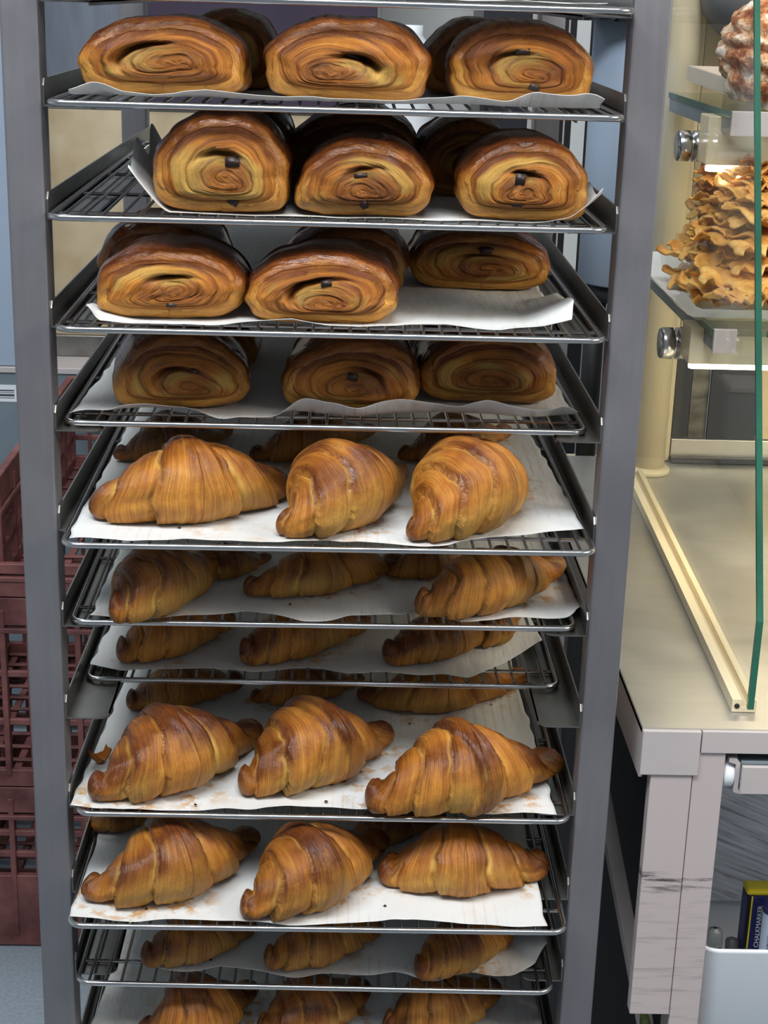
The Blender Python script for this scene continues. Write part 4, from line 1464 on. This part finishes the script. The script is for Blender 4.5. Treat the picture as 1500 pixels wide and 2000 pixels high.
def ribbon_mesh(seed):
    n1, n2 = 60, 26
    U, V_ = np.meshgrid(np.linspace(-1, 1, n1), np.linspace(-1, 1, n2), indexing='ij')
    jag = .0045*(2*np.abs((U*9+seed*.37) % 1-.5)-.5)
    X = U*.088+.006*fbm(np.stack([V_*5, U*0, U*0+seed], -1), seed, 2)
    Y = V_*(.040+.010*fbm(np.stack([U*3, U*0, U*0+seed], -1), seed+1, 2))+np.sign(V_)*jag*(np.abs(V_) > .9)
    edge = np.abs(V_)**1.6
    Z = .0018*np.sin(U*61+seed+V_*3)*edge+.0045*fbm(np.stack([X*40, Y*30, U*0+seed], -1), seed+2, 3)+.0035*np.sin(U*24+seed)*edge+.003*np.sin(V_*7+seed)
    top = np.stack([X, Y, Z+.001], -1).reshape(-1, 3)
    bot = np.stack([X, Y, Z-.001], -1).reshape(-1, 3)
    q = gridq(n1, n2)
    nn = n1*n2
    bd = np.concatenate([np.arange(n2), np.arange(1, n1)*n2+n2-1, (n1-1)*n2+np.arange(n2-2, -1, -1), np.arange(n1-2, 0, -1)*n2])
    b2 = np.roll(bd, -1)
    sd = np.stack([bd, b2, b2+nn, bd+nn], -1)
    return quads('fried_ribbon', np.concatenate([top, bot]), np.concatenate([q, (q+nn)[:, ::-1], sd]))


rms = [ribbon_mesh(500+k*7) for k in range(6)]
for me in rms:
    me.materials.append(MT['ribbon'])
    me.polygons.foreach_set('use_smooth', np.ones(len(me.polygons), bool))
rr_ = random.Random(8)
lv = 0
for k in range(64):
    lvl = k//4
    o = bpy.data.objects.new('fried_ribbon', rms[k % 6])
    COL.objects.link(o)
    sp_ = .050*(1-lvl/19.0)
    o.location = (.462+rr_.uniform(-.018, .022)+(lvl/15)*.008, .45+((k % 4)-1.5)*sp_+rr_.uniform(-.01, .01), 1.2275+lvl*.0076+rr_.uniform(0, .003))
    o.scale = (1.15-.012*lvl,)*3
    tl_ = .3 if lvl < 2 else 1
    o.rotation_euler = (rr_.uniform(-.14, .14)*tl_, rr_.uniform(-.16, .16)*tl_, rr_.uniform(-.6, .6))
    tag(o, 'crinkly golden fried pastry ribbon in the heap on the lower glass shelf', 'pastry', 'fried pastry ribbons heaped in the display case')


# ---------------- sugared pastry on the upper shelf
def sugar_mat():
    m, nt, b = mat_new('sugared_flaky_crust')
    obj = N(nt, 'ShaderNodeTexCoord').outputs['Object']
    n = noise(nt, 55, obj, 6, .7)
    r = ramp(nt, [(.34, srgb(124, 62, 30)), (.45, srgb(186, 112, 62)), (.52, srgb(222, 176, 134)), (.60, srgb(248, 236, 220))], n)
    L(nt, r.outputs[0], b.inputs['Base Color'])
    b.inputs['Roughness'].default_value = .6
    bump(nt, b, n, .9, .006)
    return m


MT['sugar'] = sugar_mat()


def sugar_mesh(seed, rx, ry, rz):
    n1, n2 = 180, 100
    a = np.linspace(0, 2*math.pi, n1, endpoint=False)
    p = np.linspace(.0, math.pi, n2)
    A_, Pp = np.meshgrid(a, p, indexing='ij')
    d = np.stack([np.sin(Pp)*np.cos(A_), np.sin(Pp)*np.sin(A_), np.cos(Pp)], -1)
    rid = np.abs(np.sin(A_*1.5+d[..., 2]*9+2*vnoise(d*2+seed, seed)))
    k = 1+.12*(rid-.5)+.14*fbm(d*5+seed, seed, 4)
    V = d*k[..., None]*np.array([rx, ry, rz])
    V[..., 2] = np.maximum(V[..., 2]+rz*.8, .0)
    return quads('sugared_pastry', V.reshape(-1, 3), gridq(n1, n2, True, False))


tr = thing('clear_tray', (.45, .42, 1.401), 'clear plastic tray with low rim on the upper glass shelf', 'tray')
P0, P1 = ay(1343, 128, .64), ay(1500, 213, .40)
P1[2] = max(P1[2], 1.4165)
P0[2] = max(P0[2], 1.4165)
c4 = [P1, P1+np.array([.24, 0, 0]), P0+np.array([.24, 0, 0]), P0]
ot = np.array(wloc(tr))


def slab4(nm, top, dz):
    bm = bmesh.new()
    a = [bm.verts.new(Vector(p-ot)) for p in top]
    b_ = [bm.verts.new(Vector(p-ot-np.array([0, 0, dz]))) for p in top]
    bm.faces.new(a)
    bm.faces.new(b_[::-1])
    for i in range(len(a)):
        bm.faces.new((a[i], b_[i], b_[(i+1) % len(a)], a[(i+1) % len(a)]))
    bmesh.ops.recalc_face_normals(bm, faces=bm.faces[:])
    me = bpy.data.meshes.new(nm)
    bm.to_mesh(me)
    bm.free()
    link(nm, me, MT['acrylic'], tr, smooth=False)


cc = sum(c4)/4
inn = [p+(cc-p)*np.array([.035, .03, 0]) for p in c4]
for i in range(4):
    j = (i+1) % 4
    slab4('rim', [c4[i], c4[j], inn[j], inn[i]], .013)
slab4('base', [p-np.array([0, 0, .0131]) for p in c4], .002)
for k, (px, py, Y, sz, lb) in enumerate(((1560, 190, .36, 1.2, 'sugar-dusted flaky pastry on the clear tray of the upper shelf'), (1640, 120, .52, 1.1, 'sugar-dusted pastry behind the nearer one on the clear tray'))):
    p = ay(px, py, Y)
    o = link('sugared_pastry', sugar_mesh(60+k, .047*sz, .055*sz, .046*sz), MT['sugar'])
    o.location = (p[0], Y+.08, 1.408)
    tag(o, lb, 'pastry')
pb = ay(1440, 40, .72)
bw = thing('grey_bowl', (pb[0]+.02, .71, 1.4015), 'dark grey bowl at the back of the upper shelf near the top edge', 'bowl')
lathe('bowl_shell', [(0, .0), (.03, .0), (.032, .055), (.045, .065), (.062, .085), (.07, .12), (.067, .12), (.058, .088), (.04, .07), (0, .066)], (pb[0]+.02, .71, 1.4015), MT['shade'], bw, 40)

# ================================================================== BEHIND THE RACK
YB = 1.9
bc = thing('steel_cabinet', (-.9, 2.05, 0), 'low grey steel cabinet with a small label, behind the crates at the left', 'cabinet')
zc = ay(35, 716, YB)[2]
box('body', (-1.6, .04), (YB, 2.3), (.02, zc-.012), MT['cabinet'], bc, .002)
box('top_edge', (-1.6, .04), (YB-.006, 2.3), (zc-.0115, zc), MT['edge'], bc, .001)
s0, s1 = ay(-6, 751, YB), ay(33, 785, YB)
stk = box('sticker', (s0[0], s1[0]), (YB-.0012, YB-.0002), (s1[2], s0[2]), MT['sticker'], bc, .0004)
zz_ = (s0[2]+s1[2])/2
for dz, hh, mt_ in ((.006, .0025, 'ink'), (.002, .0012, 'ink'), (-.0035, .0045, 'ink'), (-.009, .0012, 'ink')):
    box('print_line', (s0[0]+.003, s1[0]-.004), (YB-.0016, YB-.0012), (zz_+dz-hh/2, zz_+dz+hh/2), MT[mt_], bc, 0)
# dark steel back ledge over the cabinet (seen between trays 3 and 4)
zd = ay(120, 655, YB+.1)[2]
dk = thing('steel_upstand', (-.3, YB+.12, zc), 'dark steel strip along the back of the low cabinet', 'panel')
box('strip', (-.62, .04), (YB+.10, YB+.12), (zc+.001, zd), MT['rail'], dk, .001)
# beige board and panel above
zb0, zb1 = zd, ay(110, 212, YB+.2)[2]
bb = thing('beige_board', (-.3, YB+.2, zc), 'beige wooden board standing behind the rack at the upper left', 'board')
xr_ = ay(742, 225, YB+.2)[0]
box('board', (-.75, xr_), (YB+.19, YB+.21), (zc+.001, zb1), MT['beige'], bb, .001)
up = thing('wall_oven', (-.3, YB+.3, zb1), 'dark-fronted oven above the beige board behind the rack', 'oven')
xg = ay(275, 60, YB+.19)[0]
xw = ay(742, 60, YB+.19)[0]
zu = zb1+.004
MT['smoky'] = simple('smoky_streaked_glass', srgb(116, 124, 136), .3, 0, .25, 7, stretch=(5, 1, 1.2))
box('grey_glass_front', (-.75, xg-.03), (YB+.19, YB+.21), (zu, 2.4), MT['smoky'], up, .001)
box('dark_glass_door', (xg-.029, xw-.006), (YB+.185, YB+.21), (zu, 2.4), MT['purple'], up, .001)
box('door_handle', (xw-.0055, xw+.001), (YB+.17, YB+.184), (zu+.02, 2.3), MT['wire'], up, .001)
# blue-grey upright at the far left
lf = thing('tall_blue_door', (-.75, 1.7, zc), 'blue-grey door edge with a black seal at the far left', 'door')
e0, e1 = ay(-4, 190, 1.80), ay(33, 715, 1.80)
box('door_leaf', (-1.1, e1[0]-.018), (1.90, 1.94), (zc+.001, 2.2), MT['bluegrey'], lf, .002)
box('black_seal', (e1[0]-.0175, e1[0]-.004), (1.90, 1.95), (zc+.001, 2.2), MT['black'], lf, .001)
box('highlight_strip', (e1[0]-.0035, e1[0]+.003), (1.90, 1.94), (zc+.001, 2.2), MT['wire'], lf, .001)  # bright strip added in place of the highlight beside the seal

# white wall things at the top centre and right
Y2 = 2.2
XW = lambda px, Y=Y2, py=100: ay(px, py, Y)[0]
bp = thing('black_cabinet', (XW(985), Y2, 0), 'tall black cabinet behind the right rear post of the rack', 'cabinet')
box('body', (XW(942), XW(1036)), (Y2, Y2+.3), (.02, 2.4), MT['dark'], bp, .002)
box('edge_strip', (XW(1037), XW(1046)), (Y2, Y2+.3), (.02, 2.4), MT['edge'], bp, .001)
bp2 = thing('door_frame', (XW(1105), Y2, 0), 'black and steel striped frame right of the rear post', 'frame')
for a0, a1, mt_ in ((1092, 1108, 'black'), (1108.5, 1112, 'edge'), (1112.5, 1124, 'black'), (1124.5, 1152, 'white'), (1152.5, 1175, 'black')):
    box('strip', (XW(a0), XW(a1)), (Y2, Y2+.05), (.02 if a0 != 1124.5 else .82, 2.4), MT[mt_], bp2, .0005)
# rolled tube of film hanging behind (white plastic object at the top)
wh = thing('white_pitcher', (XW(790, 1.5), 1.5, 1.30), 'white translucent plastic jug half hidden at the top behind the rolls', 'jug')
cxj = XW(785, 1.5)
lathe('jug_body', [(0, 0), (.035, 0), (.04, .01), (.04, .12), (.03, .15), (.018, .165), (.018, .18), (.0, .18)], (cxj+.015, 1.5, 1.27), MT['whiteplastic'], wh, 32)
tube('jug_handle', [(cxj-.04+.015*math.cos(a)*0+(-.022*math.sin(a)), 1.5, 1.35+.045*math.cos(a)) for a in np.linspace(-.1, math.pi+.1, 12)], .005, MT['whiteplastic'], wh, 10)
sh_ = thing('wall_shelf', (cxj, 1.5, 1.26), 'thin steel shelf carrying the white jug behind the rack', 'shelf')
box('plate', (cxj-.10, cxj+.12), (1.40, 1.60), (1.262, 1.2695), MT['edge'], sh_, .001)
box('support', (cxj-.01, cxj+.01), (1.585, 2.59), (1.22, 1.2618), MT['edge'], sh_, .001)
# grey-blue cylinder hanging right
cxc = ay(1142, 400, .95)[0]+.062
zcb = ay(1185, 568, .90)[2]
cyl = thing('round_dispenser', (cxc, .97, zcb), 'blue-grey round dispenser hanging between rack and display case', 'dispenser')
lathe('casing', [(0, .0), (.056, .0), (.062, .003), (.062, .42), (0, .42)], (cxc, .97, zcb), MT['bluegrey'], cyl, 48)
lathe('lower_ring', [(0, -.022), (.05, -.022), (.05, -.001), (0, -.001)], (cxc, .97, zcb), MT['black'], cyl, 40)
lathe('stem', [(0, -.26), (.014, -.26), (.014, -.0225), (0, -.0225)], (cxc-.035, .97, zcb), MT['black'], cyl, 20)
box('foot_plate', (cxc-.06, cxc+.05), (.90, 1.04), (.02, zcb-.261), MT['cream'], cyl, .003)
# black bag draped on top of the dispenser
n1, n2 = 70, 50
a = np.linspace(0, 2*math.pi, n1, endpoint=False)
p = np.linspace(.02, math.pi-.02, n2)
A_, Pp = np.meshgrid(a, p, indexing='ij')
d = np.stack([np.sin(Pp)*np.cos(A_), np.sin(Pp)*np.sin(A_), np.cos(Pp)], -1)
k = 1+.35*fbm(d*2.2, 77, 3)+.12*np.abs(fbm(d*6, 78, 2))
V = d*k[..., None]*np.array([.085, .06, .045])
V[..., 2] = np.maximum(V[..., 2], -.03)
me = quads('black_bag', V.reshape(-1, 3), gridq(n1, n2, True, False))
o = link('black_bag', me, MT['bag'])
zbag = ay(1165, 40, .9)[2]
o.location = (ay(1175, 40, .9)[0], .93, zbag+.03)
tag(o, 'crumpled shiny black plastic bag at the top right between rack and glass case', 'bag')
cyl.scale = (1, 1, 1)

# green and white packet low behind the right rail
gp = ay(1106, 1290, .85)
pk = thing('crumpled_packet', (gp[0], .9, .0), 'green and white packet in the dark gap below the right rails', 'packet')
box('stand', (gp[0]-.03, gp[0]+.03), (.87, .95), (0, gp[2]-.05), MT['black'], pk, .003)
d2 = d*(1+.25*fbm(d*3, 5, 3))[..., None]*np.array([.03, .03, .05])
me = quads('wrapper', (d2+np.array([gp[0], .90, gp[2]])-np.array(wloc(pk))).reshape(-1, 3), gridq(n1, n2, True, False))
link('wrapper', me, simple('green_white_film', srgb(206, 214, 206), .35, 0, 0, 22, dark=srgb(96, 132, 70)), pk)


# ================================================================== CRATES
def bars(bm, boxes, off):
    for (x0, x1, y0, y1, z0, z1) in boxes:
        vs = [bm.verts.new(Vector((x, y, z))-off) for x in (x0, x1) for y in (y0, y1) for z in (z0, z1)]
        for f in ((0, 1, 3, 2), (4, 6, 7, 5), (0, 4, 5, 1), (2, 3, 7, 6), (0, 2, 6, 4), (1, 5, 7, 3)):
            bm.faces.new([vs[i] for i in f])


def crate_wall(nm, parent, boxes):
    bm = bmesh.new()
    bars(bm, boxes, wloc(parent))
    bmesh.ops.recalc_face_normals(bm, faces=bm.faces[:])
    bmesh.ops.bevel(bm, geom=bm.edges[:], offset=.0012, segments=1, affect='EDGES')
    me = bpy.data.meshes.new(nm)
    bm.to_mesh(me)
    bm.free()
    link(nm, me, MT['crate'], parent, smooth=False)


def crate(x0, x1, y0, y1, z0, z1, label, low_front=None, solid=0.0):
    c = thing('plastic_crate', ((x0+x1)/2, (y0+y1)/2, z0), label, 'crate', 'stacked red-brown crates left of the rack')
    t = .012

    def wall(nm, axis, a0, a1, w, zt):
        B = []
        def add(p0, p1, za, zb_, tk=0):
            if axis == 'x':
                B.append((p0, p1, w+tk, w+t-tk, za, zb_))
            else:
                B.append((w+tk, w+t-tk, p0, p1, za, zb_))
        H = zt-z0
        add(a0, a1, zt-min(.045, H*.3), zt)
        add(a0, a1, zt-min(.045, H*.3)-.012, zt-min(.045, H*.3)-.004, -.003)
        add(a0, a1, z0+.001, z0+.03+solid)
        nh = 2
        for k in range(1, nh+1):
            zz = z0+.03+solid+(H-.075-solid)*k/(nh+1)
            add(a0, a1, zz-.005, zz+.005, .002)
        nb = max(2, int((a1-a0)/.036))
        for k in range(nb+1):
            xx = a0+(a1-a0)*k/nb
            wd = .006 if k % 3 else .009
            add(max(a0, xx-wd/2), min(a1, xx+wd/2), z0+.02, zt-.02, .001 if k % 3 else -.002)
        crate_wall(nm, c, B)
    wall('front_wall', 'x', x0, x1, y0, low_front or z1)
    wall('back_wall', 'x', x0, x1, y1-t, z1)
    wall('side_wall', 'y', y0+t, y1-t, x0, z1)
    wall('side_wall', 'y', y0+t, y1-t, x1-t, z1)
    B = []
    for k in range(9):
        xx = x0+(x1-x0)*(k+.5)/9
        B.append((xx-.006, xx+.006, y0+t, y1-t, z0+.004, z0+.009))
    for k in range(11):
        yy = y0+(y1-y0)*(k+.5)/11
        B.append((x0+t, x1-t, yy-.005, yy+.005, z0+.010, z0+.014))
    crate_wall('base_grid', c, B)
    return c


crate(-.62, -.20, 1.10, 1.62, .002, .29, 'bottom red-brown crate of the stack, standing on the grey floor', solid=.10)
crate(-.62, -.20, 1.10, 1.62, .291, .610, 'middle red-brown crate with a broad rim and lattice walls')
crate(-.515, -.20, 1.10, 1.78, .611, .795, 'top red-brown crate with low front and sloping view along its rim', low_front=.665)
